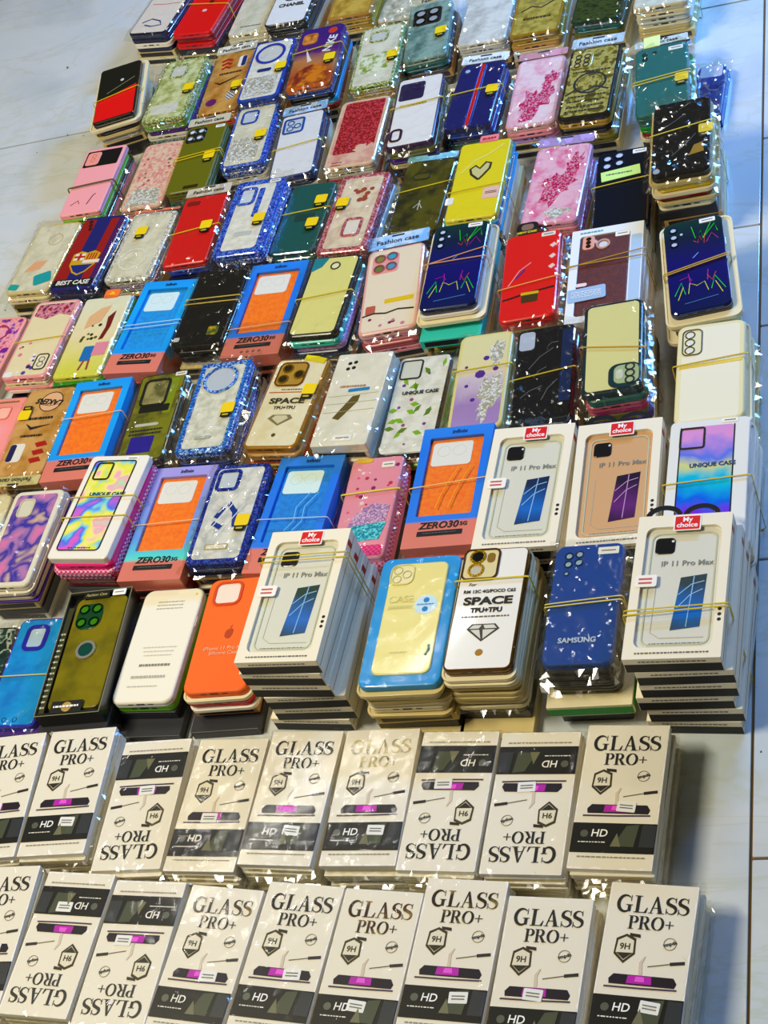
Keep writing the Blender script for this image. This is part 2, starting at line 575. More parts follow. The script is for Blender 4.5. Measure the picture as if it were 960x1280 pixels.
# centre x, y, turn in degrees, width, length of every pile (cm)
POS = {
'A1': (-51.6, 100.3, -12.7, 8.2, 16.9, 6.1), 'A10': (39.8, 75.8, -3.0, 8.2, 16.9, 7.4), 'A2': (-43.2, 98.7, -10.7, 8.2, 16.7, 4.8),
'A3': (-34.1, 98.5, -4.9, 8.2, 16.0, 3.6), 'A4': (-25.6, 95.5, -5.0, 7.9, 16.4, 4.8), 'A5': (-13.8, 93.5, -2.5, 8.1, 16.5, 4.8),
'A6': (-5.4, 93.1, -5.0, 7.7, 16.5, 3.6), 'A7': (11.1, 78.4, -2.3, 8.0, 16.9, 4.8), 'A8': (19.7, 78.0, -2.6, 8.1, 16.9, 4.8),
'A9': (29.7, 78.0, -5.2, 7.9, 16.7, 4.8), 'B1': (-53.2, 73.4, 10.1, 7.6, 15.8, 7.4), 'B10': (30.0, 52.2, -3.3, 7.7, 16.4, 7.4),
'B11': (40.5, 50.1, 3.2, 7.6, 16.0, 7.4), 'B2': (-42.1, 71.7, -2.8, 8.2, 16.7, 7.4), 'B3': (-33.9, 73.7, 0.6, 7.3, 16.2, 4.8),
'B4': (-26.1, 73.4, -1.3, 7.5, 16.0, 6.1), 'B5': (-16.9, 72.7, 0.4, 7.8, 16.4, 7.4), 'B6': (-6.5, 71.7, 0.6, 7.6, 16.2, 6.1),
'B7': (1.2, 76.5, 3.4, 7.3, 15.5, 4.8), 'B8': (11.9, 55.5, -4.2, 7.4, 15.5, 6.1), 'B9': (21.2, 54.8, -1.9, 7.5, 16.2, 4.8),
'C1': (-52.4, 52.2, -1.9, 7.5, 16.5, 6.1), 'C10': (35.9, 28.4, 1.1, 7.4, 15.9, 6.1), 'C11': (44.8, 31.1, 1.1, 7.7, 15.4, 10.0),
'C2': (-41.8, 51.8, -2.3, 7.5, 16.3, 4.8), 'C3': (-33.9, 52.9, -0.4, 7.3, 16.5, 6.1), 'C4': (-26.0, 57.5, 0.1, 7.5, 15.4, 4.8),
'C5': (-16.9, 52.8, 2.5, 7.4, 15.7, 4.8), 'C6': (-6.3, 51.7, -1.3, 8.2, 16.3, 6.1), 'C7': (3.1, 53.2, 0.8, 7.6, 16.8, 7.4),
'C8': (15.5, 33.6, -1.9, 7.6, 16.6, 7.4), 'C9': (26.7, 31.3, -3.7, 8.1, 16.5, 6.1), 'D1': (-56.9, 35.7, -5.5, 8.1, 16.0, 4.8),
'D2': (-47.8, 33.9, -6.6, 7.9, 16.4, 6.1), 'D3': (-39.3, 34.5, -4.7, 8.2, 15.4, 4.8), 'D4': (-29.7, 34.9, -0.9, 7.4, 15.5, 6.1),
'D5': (-20.4, 34.6, -2.6, 8.2, 16.9, 7.4), 'D6': (-12.4, 34.6, -4.2, 7.3, 15.4, 4.8), 'D7': (-3.1, 31.5, -4.9, 7.9, 16.9, 7.4),
'D8': (6.1, 35.1, -3.8, 7.8, 15.4, 4.8), 'E1': (-62.4, 17.8, -7.0, 8.2, 15.4, 3.6), 'E10': (25.0, 12.5, 2.0, 7.6, 16.6, 7.4),
'E11': (34.9, 11.5, 0.9, 9.6, 17.6, 6.1), 'E12': (47.4, 7.4, 6.0, 7.5, 16.9, 8.7), 'E2': (-50.4, 15.6, -4.8, 8.0, 16.1, 6.1),
'E3': (-41.7, 14.8, -3.4, 8.0, 16.4, 6.1), 'E4': (-32.3, 15.3, -6.7, 9.0, 18.6, 6.1), 'E5': (-23.0, 16.7, -4.6, 8.1, 15.4, 6.1),
'E6': (-14.2, 15.3, -3.5, 9.0, 18.6, 6.1), 'E7': (-4.5, 14.6, -4.6, 7.6, 15.8, 7.4), 'E8': (5.0, 15.0, 3.8, 8.4, 17.0, 6.1),
'E9': (14.6, 15.4, -0.6, 7.9, 16.6, 8.7), 'F0': (-55.6, -0.6, -3.3, 8.1, 15.8, 3.6), 'F1': (-46.0, -2.6, -2.9, 8.0, 16.4, 4.8),
'F10': (37.7, -5.2, 2.6, 7.4, 15.5, 8.7), 'F11': (49.5, -10.7, 0.3, 8.1, 15.9, 8.7), 'F2': (-37.2, -4.0, -1.3, 9.0, 18.6, 6.1),
'F3': (-27.6, -2.8, 0.1, 7.4, 16.6, 4.8), 'F4': (-17.6, -3.3, -1.4, 7.9, 16.8, 6.1), 'F5': (-6.1, -5.4, -7.5, 8.0, 15.9, 7.4),
'F6': (3.3, -6.3, -4.6, 7.8, 16.1, 7.4), 'F7': (11.3, -6.7, -2.1, 7.2, 16.9, 4.8), 'F8': (20.6, -6.2, 0.4, 7.1, 16.6, 7.4),
'F9': (28.5, -5.8, 2.1, 7.6, 16.0, 7.4), 'G1': (-40.7, -23.5, -2.5, 7.8, 16.2, 6.1), 'G10': (49.7, -27.5, -1.2, 9.0, 17.2, 8.7),
'G2': (-29.1, -20.8, -6.2, 9.0, 17.2, 8.7), 'G3': (-19.7, -22.7, -3.0, 9.0, 18.6, 6.1), 'G4': (-11.0, -22.6, -2.6, 8.1, 16.2, 6.1),
'G5': (-2.0, -23.4, -5.1, 9.0, 18.6, 6.1), 'G6': (7.5, -23.2, -1.5, 7.0, 16.1, 4.8), 'G7': (19.0, -23.9, -1.2, 9.0, 18.6, 8.7),
'G8': (28.6, -25.7, -2.6, 9.9, 18.3, 8.7), 'G9': (39.3, -26.6, -0.4, 9.9, 18.3, 8.7), 'H0': (-43.0, -43.4, -1.2, 7.8, 16.3, 3.6),
'H1': (-35.0, -43.1, -2.2, 7.6, 16.3, 3.6), 'H2': (-26.0, -42.3, 1.5, 8.8, 18.4, 6.1), 'H3': (-17.0, -41.0, -1.9, 8.2, 16.8, 4.8),
'H4': (-7.1, -41.1, -0.1, 8.2, 16.6, 6.1), 'H5': (4.8, -42.4, -2.8, 9.9, 18.3, 13.8), 'H6': (17.4, -43.8, -1.2, 9.5, 17.6, 9.2),
'H7': (26.5, -43.6, -2.0, 7.8, 16.5, 9.6), 'H8': (37.2, -43.8, -1.5, 7.7, 15.9, 9.2), 'H9': (48.2, -45.4, -2.6, 9.9, 18.3, 13.8),
'I0': (-32.0, -61.7, 3.1, 8.5, 16.4, 5.2), 'I1': (-22.9, -61.4, 1.5, 8.5, 16.4, 5.2), 'I2': (-12.7, -63.5, 0.5, 8.5, 16.4, 5.2),
'I3': (-3.4, -63.9, -2.3, 8.5, 16.4, 5.2), 'I4': (5.4, -63.4, -3.2, 8.5, 16.4, 5.2), 'I5': (14.6, -63.7, -1.3, 8.5, 16.4, 5.2),
'I6': (23.4, -64.5, -2.8, 8.5, 16.4, 5.2), 'I7': (32.3, -65.1, -2.5, 8.5, 16.4, 5.2), 'I8': (41.4, -64.8, -3.7, 8.5, 16.4, 5.2),
'J0': (-27.6, -79.1, 0.5, 8.5, 16.4, 5.6), 'J1': (-18.4, -80.1, -4.1, 8.5, 16.4, 5.6), 'J2': (-9.4, -81.3, -3.2, 8.5, 16.4, 5.6),
'J3': (-0.5, -82.2, -6.0, 8.5, 16.4, 5.6), 'J4': (8.5, -82.0, -5.7, 8.5, 16.4, 5.6), 'J5': (17.3, -82.9, -4.8, 8.5, 16.4, 5.6),
'J6': (26.1, -81.9, -4.3, 8.5, 16.4, 5.6), 'J7': (34.9, -84.0, -3.6, 8.5, 16.4, 5.6), 'J8': (44.8, -82.8, -5.2, 8.5, 16.4, 5.6),

}

# ---------------------------------------------------------------- piles
POS.update({'B12': (46.2, 52.0, -4.0, 4.2, 11.5, 2.2), 'G0': (-51.4, -20.5, -3.0, 7.6, 16.0, 4.0)})
WORD = dict(hotpink='hot pink', darkred='dark red', clear='pale translucent', navy='navy blue', aqua='aqua green',
            cyan='bright blue')


class Top:
    pass


def empty(name, x, y, z, a):
    o = bpy.data.objects.new(name, None)
    COL.objects.link(o)
    o.empty_display_size = .02
    o.location = (x * U, y * U, z * U)
    o.rotation_euler = (0, 0, a)
    return o


def place(o, x, y, z, a):
    o.location = (x * U, y * U, z * U)
    o.rotation_euler = (0, 0, a)
    return o


def end_plate(name, cx, y, cz, dx, dz, mat, parent, th=.03):
    """thin print on the foot end face"""
    x0, x1, z0, z1 = cx - dx / 2, cx + dx / 2, cz - dz / 2, cz + dz / 2
    V = [(x0, y, z0), (x1, y, z0), (x1, y, z1), (x0, y, z1), (x0, y + th, z0), (x1, y + th, z0), (x1, y + th, z1), (x0, y + th, z1)]
    F = [(0, 1, 2, 3), (5, 4, 7, 6), (4, 0, 3, 7), (1, 5, 6, 2), (3, 2, 6, 7), (4, 5, 1, 0)]
    return obj(name, V, F, mat, parent)


ORD = ['first', 'second', 'third', 'fourth', 'fifth', 'sixth', 'seventh', 'eighth', 'ninth', 'tenth', 'eleventh', 'twelfth',
       'thirteenth', 'fourteenth', 'fifteenth', 'sixteenth']


def layer(kind, c, x, y, z, a, w, l, desc, rnd, nth=1):
    """one thing lower down in a pile; returns its thickness"""
    word = WORD.get(c, c)
    grp = 'pile under the ' + desc

    def lab(what):
        s = '%s, %s from top, under the %s' % (what, ORD[nth], desc)
        if len(s.split()) > 16:
            s = '%s, %s down under the %s' % (what, ORD[nth], desc)
        if len(s.split()) > 16:
            s = '%s %s under the %s' % (ORD[nth], what, desc)
        return s
    # a small shove off the pile's axis
    jx, jy, ja = rnd.uniform(-.15, .30), rnd.uniform(-.5, .05), math.radians(rnd.uniform(-1.3, 1.3))
    ca, sa = math.cos(a), math.sin(a)
    X, Y, A = x + jx * ca - jy * sa, y + jx * sa + jy * ca, a + ja
    if kind == 'bigtray':
        kind, w, l = 'tray', w + 1.15, l + .9
    if kind == 'bigbox':
        kind, w, l = 'box', w + 1.4, l + 1.2
        X, Y = X + .5 * sa, Y - .9 * ca
    if kind == 'base':
        kind, w, l = 'carton', w + .6, l + 2.2
        X, Y = X + 1.2 * sa, Y - 1.2 * ca
    if kind == 'wide':
        kind, w, l = 'case', w + .55, l + .65
    if kind == 'case':
        t = .95
        o = obj('phone_case', *case_vf(w - .1, l - .15, t), plain(c, .3, .3))
        place(o, X, Y, z, A)
        p = end_plate('charging_port', 0, -(l - .15) / 2 - .015, .62, 1.1, .22, plain('charcoal', .5), o)
        for s in (-1, 1):
            end_plate('speaker_slot', s * 1.35, -(l - .15) / 2 - .015, .62, .7, .16, plain('charcoal', .5), o)
        tag(o, lab('%s phone case' % word), 'phone case', grp)
    elif kind == 'soft':
        t = .95
        o = obj('phone_case', *case_vf(w - .1, l - .15, t), glitter(c, 'silver', 5))
        place(o, X, Y, z, A)
        tag(o, lab('glittery %s phone case' % word), 'phone case', grp)
    elif kind == 'woven':
        t = .9
        o = obj('phone_case', *case_vf(w + .3, l + .6, t), woven(c, 'F6C8D8'))
        place(o, X, Y, z, A)
        tag(o, lab('woven-look %s phone case' % word), 'phone case', grp)
    elif kind == 'tray':
        t = .62
        W2, L2 = w + .55, l + .7
        vf = join(loft([(rr(W2 - .2, L2 - .2, 1.1), 0), (rr(W2, L2, 1.1), .16), (rr(W2, L2, 1.1), .40),
                        (rr(W2 - .2, L2 - .2, 1.0), .50)]),
                  ring_vf(rr(W2, L2, 1.1), rr(W2 - .5, L2 - .5, .9), .44, t))
        o = obj('insert_tray', *vf, plain(c, .32, .2))
        place(o, X, Y, z, A)
        tag(o, lab('%s moulded case tray' % word), 'tray', grp)
    elif kind == 'card':
        t = .3
        o = obj('backing_card', *slab_vf(w + .5, l + .5, 0, t, .3, .05), plain(c, .4))
        place(o, X, Y, z, A)
        tag(o, lab('%s backing card' % word), 'card', grp)
    elif kind == 'sleeve':
        t = .9
        o = obj('phone_case', *case_vf(w - .1, l - .15, t), plain(c, .25, .5))
        place(o, X, Y, z, A)
        film(o, w - .1, l - .15, t, .8, .14, .8, .7, rnd.randint(0, 9999), FILM, nx=14, ny=22)
        tag(o, lab('bagged %s phone case' % word), 'phone case', grp)
    elif kind == 'box':
        t = 1.7
        o = obj('case_box', *slab_vf(w + .2, l + .2, 0, t, .12, .06, 2), plain('cream', .45))
        place(o, X, Y, z, A)
        end_plate('end_flap', 0, -(l + .2) / 2 - .02, t * .42, w + .1, t * .7, plain(c, .4), o)
        obj('side_print', *slab_vf(.05, l * .96, .15, t * .8, .02, .01, 1, (w + .2) / 2 + .01), plain(c, .4), o)
        tag(o, lab('cream box with %s end' % word), 'box', grp)
    elif kind == 'carton':
        t = 1.35
        o = obj('case_box', *slab_vf(w, l, 0, t, .12, .05, 2), plain(c, .4))
        place(o, X, Y, z, A)
        end_plate('end_flap', 0, -l / 2 - .02, t * .5, w * .86, t * .6, plain('charcoal', .4), o)
        tag(o, lab('%s case carton' % word), 'box', grp)
    elif kind == 'packet':
        t = .68
        o = obj('glass_packet', *slab_vf(w - .05, l - .05, 0, t - .04, .1, .04, 2), plain(c, .4))
        place(o, X, Y, z, A)
        end_plate('end_flap', 0, -(l - .05) / 2 - .015, t * .45, w * .92, t * .45, plain('sand', .45), o)
        if rnd.random() < .6:
            film(o, w - .05, l - .05, t - .08, .5, .12, .4, .5, rnd.randint(0, 9999), FILM, nx=16, ny=24, lift=.02)
        tag(o, lab('plain white packet'), 'packet', grp)
    elif kind == 'window':
        t = 2.3
        o = choice_box(w, l, t, None)
        place(o, x + (jx * 2.2 + .1) * ca, y + (jx * 2.2 + .1) * sa, z, a + ja * 1.5)
        tag(o, lab('cream window box with black end'), 'box', grp)
    return t


THICK = dict(case=.95, soft=.95, woven=.9, tray=.62, card=.3, sleeve=.9, box=1.7, carton=1.35, packet=.68, window=2.3, bigtray=.62, bigbox=1.7, base=1.35, wide=.95)


def stack(k, desc, label, layers='', t=.95, name='phone_case', cat='phone case', group=None, flip=False):
    x, y, a, w, l, goal = POS[k]
    a = math.radians(a)
    rnd = random.Random(k)
    z = 0.0
    toks = []
    for tok in layers.split():
        n = 1
        if '*' in tok:
            tok, n = tok.split('*')
        toks += [tok] * int(n)
    # piles are as high as they stand in the photograph: more of the same below
    have = t + sum(THICK[q.split('-')[0] if '-' in q else 'case'] for q in toks)
    i = 0
    while toks and have + .35 < goal:
        q = 'carton-' + ['sand', 'charcoal', 'tan', 'clear'][(i + len(k) + ord(k[-1])) % 4] if name == 'phone_case' else toks[i % len(toks)]
        toks.insert(max(len(toks) - (1 if toks[-1].startswith(('b', 'carton')) else 0), 1), q)
        have += THICK[q.split('-')[0] if '-' in q else 'case']
        i += 1
    for nth in range(len(toks), 0, -1):
        tok = toks[nth - 1]
        kind, c = tok.split('-') if '-' in tok else ('case', tok)
        z += layer(kind, c, x, y, z, a, w, l, desc, rnd, nth)
    s = Top()
    s.root = empty(name, x, y, z, a + (math.pi if flip else 0))
    s.w, s.l, s.t, s.z0, s.k, s.desc, s.x, s.y, s.a = w, l, t, z, k, desc, x, y, a
    s.rnd = rnd
    s.n = 0
    tag(s.root, label, cat, group)
    return s


def film(parent, w, l, t, m, amp, head, drop, seed, mat, nx=24, ny=40, name='plastic_sleeve', cx=0, lift=.12, foot=None):
    rng = np.random.default_rng(seed)
    foot = m if foot is None else foot
    xs = np.linspace(-w / 2 - m, w / 2 + m, nx)
    ys = np.linspace(-l / 2 - foot, l / 2 + head, ny)
    X, Y = np.meshgrid(xs, ys)
    jx = rng.normal(0, .10, X.shape) * (w + 2 * m) / nx
    jy = rng.normal(0, .10, X.shape) * (l + 2 * m) / ny
    X, Y = X + jx * 2, Y + jy * 2
    C = np.zeros_like(X)
    for i in range(7):
        th = rng.uniform(0, math.pi)
        lam = rng.uniform(1.0, 5.0)
        ph = rng.uniform(0, 6.28)
        q = (X * math.cos(th) + Y * math.sin(th)) * math.pi / lam + ph
        q += 1.0 * np.sin((-X * math.sin(th) + Y * math.cos(th)) * math.pi / rng.uniform(2, 5) + ph * 2)
        C += lam / 4.0 * (1 - np.abs(np.sin(q))) ** 2
    C = C / 3.0
    dx = np.maximum(np.abs(X) - w / 2 + .1, 0)
    dy = np.maximum(np.maximum(Y - l / 2, -Y - l / 2) + .1, 0)
    d = np.sqrt(dx * dx + dy * dy)
    fall = drop * (1 - np.exp(-d * 1.6)) * np.where(Y > l / 2, .45, 1.0)
    # taut over the flat top, crumpled towards the edges
    edge = np.clip(np.maximum(np.abs(X) / (w / 2), np.abs(Y) / (l / 2)) * 2.2 - 1.2, 0, 1)
    Z = t + lift + amp * C * (.65 + .8 * edge + np.minimum(d, 1.2) * 1.8) - fall
    V = [(float(a) + cx, float(b), float(c)) for a, b, c in zip(X.ravel(), Y.ravel(), Z.ravel())]
    F = []
    for j in range(ny - 1):
        for i in range(nx - 1):
            p = j * nx + i
            if (i + j) % 2:
                F += [(p, p + 1, p + nx + 1), (p, p + nx + 1, p + nx)]
            else:
                F += [(p, p + 1, p + nx), (p + 1, p + nx + 1, p + nx)]
    return obj(name, V, F, mat, parent)


def sleeve(s, m=.6, amp=.16, head=.9, drop=1.1, mat=None, foot=None):
    return film(s.root, s.w, s.l, s.t, m + .4, amp * 1.5 + .03, head + .3, min(drop * 1.25, 1.45, s.z0 + s.t - .15), hash_id(s.k), mat or FILM, 30, 50, foot=(foot if foot is not None else m + .75))


def hash_id(k):
    return sum((i + 3) * ord(c) * 37 for i, c in enumerate(k))


def body(s, mat, r=1.0, name='shell'):
    o = obj(name, *case_vf(s.w, s.l, s.t, r), mat, s.root)
    s.body = o
    y = -s.l / 2 - .015
    end_plate('charging_port', 0, y, s.t * .66, 1.1, .22, plain('charcoal', .5), s.root)
    for q in (-1, 1):
        end_plate('speaker_slot', q * 1.35, y, s.t * .66, .7, .15, plain('charcoal', .5), s.root)
    obj('side_button', *slab_vf(.10, 1.5, s.t * .5, s.t * .75, .04, .02, 1, s.w / 2, s.l * .2), mat, s.root)
    return o


def P(s, u, v):
    return u * s.w / 2, v * s.l / 2


def nz(s, h):
    """each further print lies a hair above the last"""
    s.n += 1
    return s.t - .01 + .002 * s.n


def plate(s, name, u, v, dw, dl, mat, r=.15, h=.04, rot=0.0, parent=None, z=None):
    cx, cy = P(s, u, v)
    z0 = (s.t - .02 if z is None else z)
    h = max(h, .015)
    z1 = (z0 + h + .02 + .002 * s.n)
    s.n += 1
    lo = rr(dw, dl, r, 4, cx, cy) if not rot else rr(dw, dl, r, 4, cx, cy, 0)
    if rot:
        lo = rr(dw, dl, r, 4, 0, 0, math.radians(rot))
        lo = [(x + cx, y + cy) for x, y in lo]
    return obj(name, *loft([(lo, z0), (lo, z1)]), mat, parent or s.root)


def rring(s, name, u, v, dw, dl, th, mat, r=.6, h=.10, parent=None, z=None):
    cx, cy = P(s, u, v)
    z0 = s.t - .05 if z is None else z
    return obj(name, *ring_vf(rr(dw, dl, r, 5, cx, cy), rr(dw - 2 * th, dl - 2 * th, max(r - th, .05), 5, cx, cy), z0, z0 + .05 + h),
               mat, parent or s.root)


def disc(s, name, u, v, rad, mat, h=.05, parent=None, n=18, z=None):
    cx, cy = P(s, u, v)
    z0 = s.t - .02 if z is None else z
    s.n += 1
    return obj(name, *loft([(circ(rad, n, cx, cy), z0), (circ(rad, n, cx, cy), z0 + h * .7), (circ(rad * .88, n, cx, cy), z0 + h + .02 + .001 * s.n)]),
               mat, parent or s.root)


def cring(s, name, u, v, rad, th, mat, h=.10, parent=None, n=22, z=None):
    cx, cy = P(s, u, v)
    z0 = s.t - .05 if z is None else z
    return obj(name, *ring_vf(circ(rad, n, cx, cy), circ(rad - th, n, cx, cy), z0, z0 + .05 + h), mat, parent or s.root)


def lens(s, u, v, rad, parent=None, rim='silver', glass='101014', z=None, h=.06):
    o = cring(s, 'lens_rim', u, v, rad, rad * .26, plain(rim, .2, 0, .8), h + .04, parent, 18, z)
    disc(s, 'lens', u, v, rad * .76, plain(glass, .08, 1.0), h * .4, parent, 16, z)
    return o


def poly(s, name, pts, mat, h=.03, parent=None):
    lo = [P(s, u, v) for u, v in pts]
    if sum(a[0] * b[1] - b[0] * a[1] for a, b in zip(lo, lo[1:] + lo[:1])) < 0:
        lo = lo[::-1]
    s.n += 1
    return obj(name, *loft([(lo, s.t - .02), (lo, s.t + h + .002 * s.n)]), mat, parent or s.root)


def stroke(s, name, pts, width, mat, h=.03, parent=None):
    q = [P(s, u, v) for u, v in pts]
    V2, F = strip(q, [width] * len(q) if not isinstance(width, (list, tuple)) else width)
    s.n += 1
    z = s.t + h + .002 * s.n
    n = len(V2)
    V = [(x, y, z) for x, y in V2] + [(x, y, s.t - .02) for x, y in V2]
    F = F + [(2 * i, 2 * i + 2, n + 2 * i + 2, n + 2 * i) for i in range(n // 2 - 1)] + \
        [(2 * i + 3, 2 * i + 1, n + 2 * i + 1, n + 2 * i + 3) for i in range(n // 2 - 1)]
    return obj(name, V, F, mat, parent or s.root)


def drift(s, name, u, v, ru, rv, mat, tilt=0.0, n=26, rough=.35):
    """ragged patch of loose flakes"""
    pts = []
    for k in range(n):
        a = 2 * math.pi * k / n
        r = 1 + s.rnd.uniform(-rough, rough) + .2 * math.sin(3 * a)
        x, y = ru * r * math.cos(a), rv * r * math.sin(a)
        pts.append((max(-.86, min(.86, u + x + tilt * y)), max(-.93, min(.93, v + y))))
    return poly(s, name, pts, mat)


def text(s, body_, u, v, size, mat=INK, rot=0, bold=0, shear=0, spacing=1.0, z=None, serif=False, name='lettering', parent=None, wide=1.0):
    cx, cy = P(s, u, v)
    me = serif_mesh(body_, size, mat) if serif else text_mesh(body_, size, mat, bold, shear, spacing)
    s.n += 1
    o = inst(name, me, parent or s.root, (cx, cy, (s.t + .05 + .003 * s.n) if z is None else z), math.radians(rot))
    o.scale = (wide, 1, 1)
    return o


def fine_print(s, u, v, width, size=.22, mat=GREYINK, rows=1, z=None):
    """a line of print too small to read: short dashes"""
    cx, cy = P(s, u, v)
    V, F = [], []
    z = s.t + .05 if z is None else z
    r = random.Random(int(width * 100 + v * 50))
    for j in range(rows):
        x = -width / 2
        while x < width / 2:
            d = r.uniform(.15, .5)
            x1 = min(x + d, width / 2)
            y = cy - j * size * 1.8
            b = len(V)
            V += [(cx + x, y - size / 3, z), (cx + x1, y - size / 3, z), (cx + x1, y + size / 3, z), (cx + x, y + size / 3, z)]
            F.append((b, b + 1, b + 2, b + 3))
            x = x1 + .1
    return obj('fine_print', V, F, mat, s.root)


def island(s, u, v, dw, dl, mat, r=.7, h=.14):
    cx, cy = P(s, u, v)
    return obj('camera_island', *slab_vf(dw, dl, s.t - .05, s.t + h, r, .06, 5, cx, cy), mat, s.root)


def cam4(s, u, v, dw, dl, mat, rad=.55, rim='silver', glass='9AA4B0', h=.10):
    i = island(s, u, v, dw, dl, mat, .7, h)
    for a in (-1, 1):
        for b in (-1, 1):
            lens(s, u + a * dw * .23 / (s.w / 2), v + b * dl * .23 / (s.l / 2), rad, i, rim, glass, s.t + h - .02)
    return i


def cam_tri(s, u, v, size, mat, rim='gold', h=.14, glass='101014'):
    i = island(s, u, v, size, size, mat, .9, h)
    for a, b in ((-.24, .24), (-.24, -.24), (.25, 0)):
        lens(s, u + a * size / (s.w / 2), v + b * size / (s.l / 2), size * .19, i, rim, glass, s.t + h - .02)
    return i


def cam_v(s, u, v, n, rad, gap, rim='silver', glass='C0C8D0', parent=None):
    for j in range(n):
        lens(s, u, v - (j - (n - 1) / 2) * gap / (s.l / 2), rad, parent, rim, glass)


def cam_hole(s, u, v, dw, dl, rim, fill, r=.7, th=.22):
    rring(s, 'camera_rim', u, v, dw, dl, th, rim, r, .12)
    plate(s, 'camera_opening', u, v, dw - th * 1.6, dl - th * 1.6, fill, r - th * .7, .02)


def framed(s, frame, panel, th=.55, r=1.0):
    """bumper case: coloured frame round a paler back"""
    body(s, frame, r)
    plate(s, 'back_panel', 0, 0, s.w - 2 * th, s.l - 2 * th, panel, r * .6, .02)


def pricetag(s, u=.72, v=-.05, text_='', rot=0, z=None):
    cx, cy = P(s, u, v)
    z = s.t + .30 if z is None else z
    o = obj('price_tag', *loft([(rr(1.9, 1.8, .25, 3, cx, cy), z), (rr(1.9, 1.8, .25, 3, cx, cy), z + .06)]), plain('yellow', .4), s.root)
    obj('barcode', *loft([(rr(1.4, .8, .08, 2, cx - .1, cy - 1.3), z), (rr(1.4, .8, .08, 2, cx - .1, cy - 1.3), z + .05)]),
        plain('black', .4), o)
    obj('tag_print', *loft([(rr(.9, .25, .05, 2, cx - .1, cy - 1.3), z + .03), (rr(.9, .25, .05, 2, cx - .1, cy - 1.3), z + .07)]),
        plain('C8B828', .4), o)
    return o


def sticker(s, u, v, dw, dl, c='F2F0E8', rot=0, lines=1):
    o = plate(s, 'sticker', u, v, dw, dl, plain(c, .45), .1, .05, rot)
    if lines:
        cx, cy = P(s, u, v)
        for j in range(lines):
            lo = rr(dw * .7, .10, .03, 1, 0, 0, math.radians(rot))
            oy = (j - (lines - 1) / 2) * .3
            lo = [(x + cx, y + cy - oy) for x, y in lo]
            obj('sticker_print', *loft([(lo, s.t), (lo, s.t + .09 + .002 * s.n)]), GREYINK, o)
    return o


def header(s, words='Fashion case', c='E8EEF2', c2=None, size=1.0, h=2.0, ink=INK, rot=0, off=.15, wf=1.02, hole=True):
    """printed hanging strip at the head of a bag"""
    cy = s.l / 2 + off + h / 2
    w = s.w * wf
    z = s.t - .10
    m = plain(c, .35) if not c2 else mottle([(.35, c), (.6, c2)], .35, .35, .2)
    lo = rr(w, h, .25, 3, 0, cy)
    o = obj('header_strip', *loft([(lo, z), (lo, z + .06)]), m, s.root)
    if words:
        inst('lettering', text_mesh(words, size, ink, .015), o, (0, cy - .15, z + .09), math.radians(rot))
    if hole:
        obj('hang_hole', *loft([(rr(1.9, .35, .16, 3, 0, cy + h * .36), z + .05), (rr(1.9, .35, .16, 3, 0, cy + h * .36), z + .075)]),
            plain('charcoal', .6), o)
    return o


def band(s, v0=0.0, v1=None, c='D8C040', wd=.16, extra=.06, twin=False):
    """rubber band right round the pile"""
    v1 = v0 if v1 is None else v1
    hw = s.w / 2 + .38 + extra
    zt = s.z0 + s.t + .22
    y0, y1 = v0 * s.l / 2, v1 * s.l / 2
    pts = []
    for k in range(9):
        f = k / 8
        pts.append((-hw + .35 + (2 * hw - .7) * f, y0 + (y1 - y0) * f, zt + .02 * math.sin(f * 3.14)))
    pts += [(hw - .1, y1, zt - .08), (hw, y1, zt - .35), (hw + .02, y1 - .1, zt * .5), (hw, y1, .35), (hw - .2, y1, .1)]
    pts += [(-hw + .2, y0, .1), (-hw, y0, .35), (-hw - .02, y0, zt * .5), (-hw, y0, zt - .35), (-hw + .1, y0, zt - .08)]
    n = len(pts)
    V, F = [], []
    for i, p in enumerate(pts):
        a, b = Vector(pts[i - 1]), Vector(pts[(i + 1) % n])
        d = (b - a).normalized()
        side = Vector((0, 1, 0))
        nr = d.cross(side).normalized()
        for q, r in ((-wd / 2, -.04), (wd / 2, -.04), (wd / 2, .04), (-wd / 2, .04)):
            V.append(tuple(Vector(p) + side * q + nr * r))
    for i in range(n):
        j = (i + 1) % n
        for k in range(4):
            F.append((i * 4 + k, i * 4 + (k + 1) % 4, j * 4 + (k + 1) % 4, j * 4 + k))
    o = obj('rubber_band', V, F, plain(c, .4, .2))
    place(o, s.x, s.y, 0, s.a)
    s.bands = getattr(s, 'bands', 0) + 1
    tag(o, 'rubber band round the %s' % s.desc, 'rubber band', 'rubber bands on ' + s.desc)
    return o


# ---- kinds of box


def frame_box_vf(w, l, t, ww, wl, wcx, wcy, wr, depth=.5):
    return join(slab_vf(w, l, 0, t - depth, .10, .02, 5),
                ring_vf(rr(w, l, .10, 5), rr(ww, wl, wr, 5, wcx, wcy), t - depth - .01, t))


CHOICE = {}


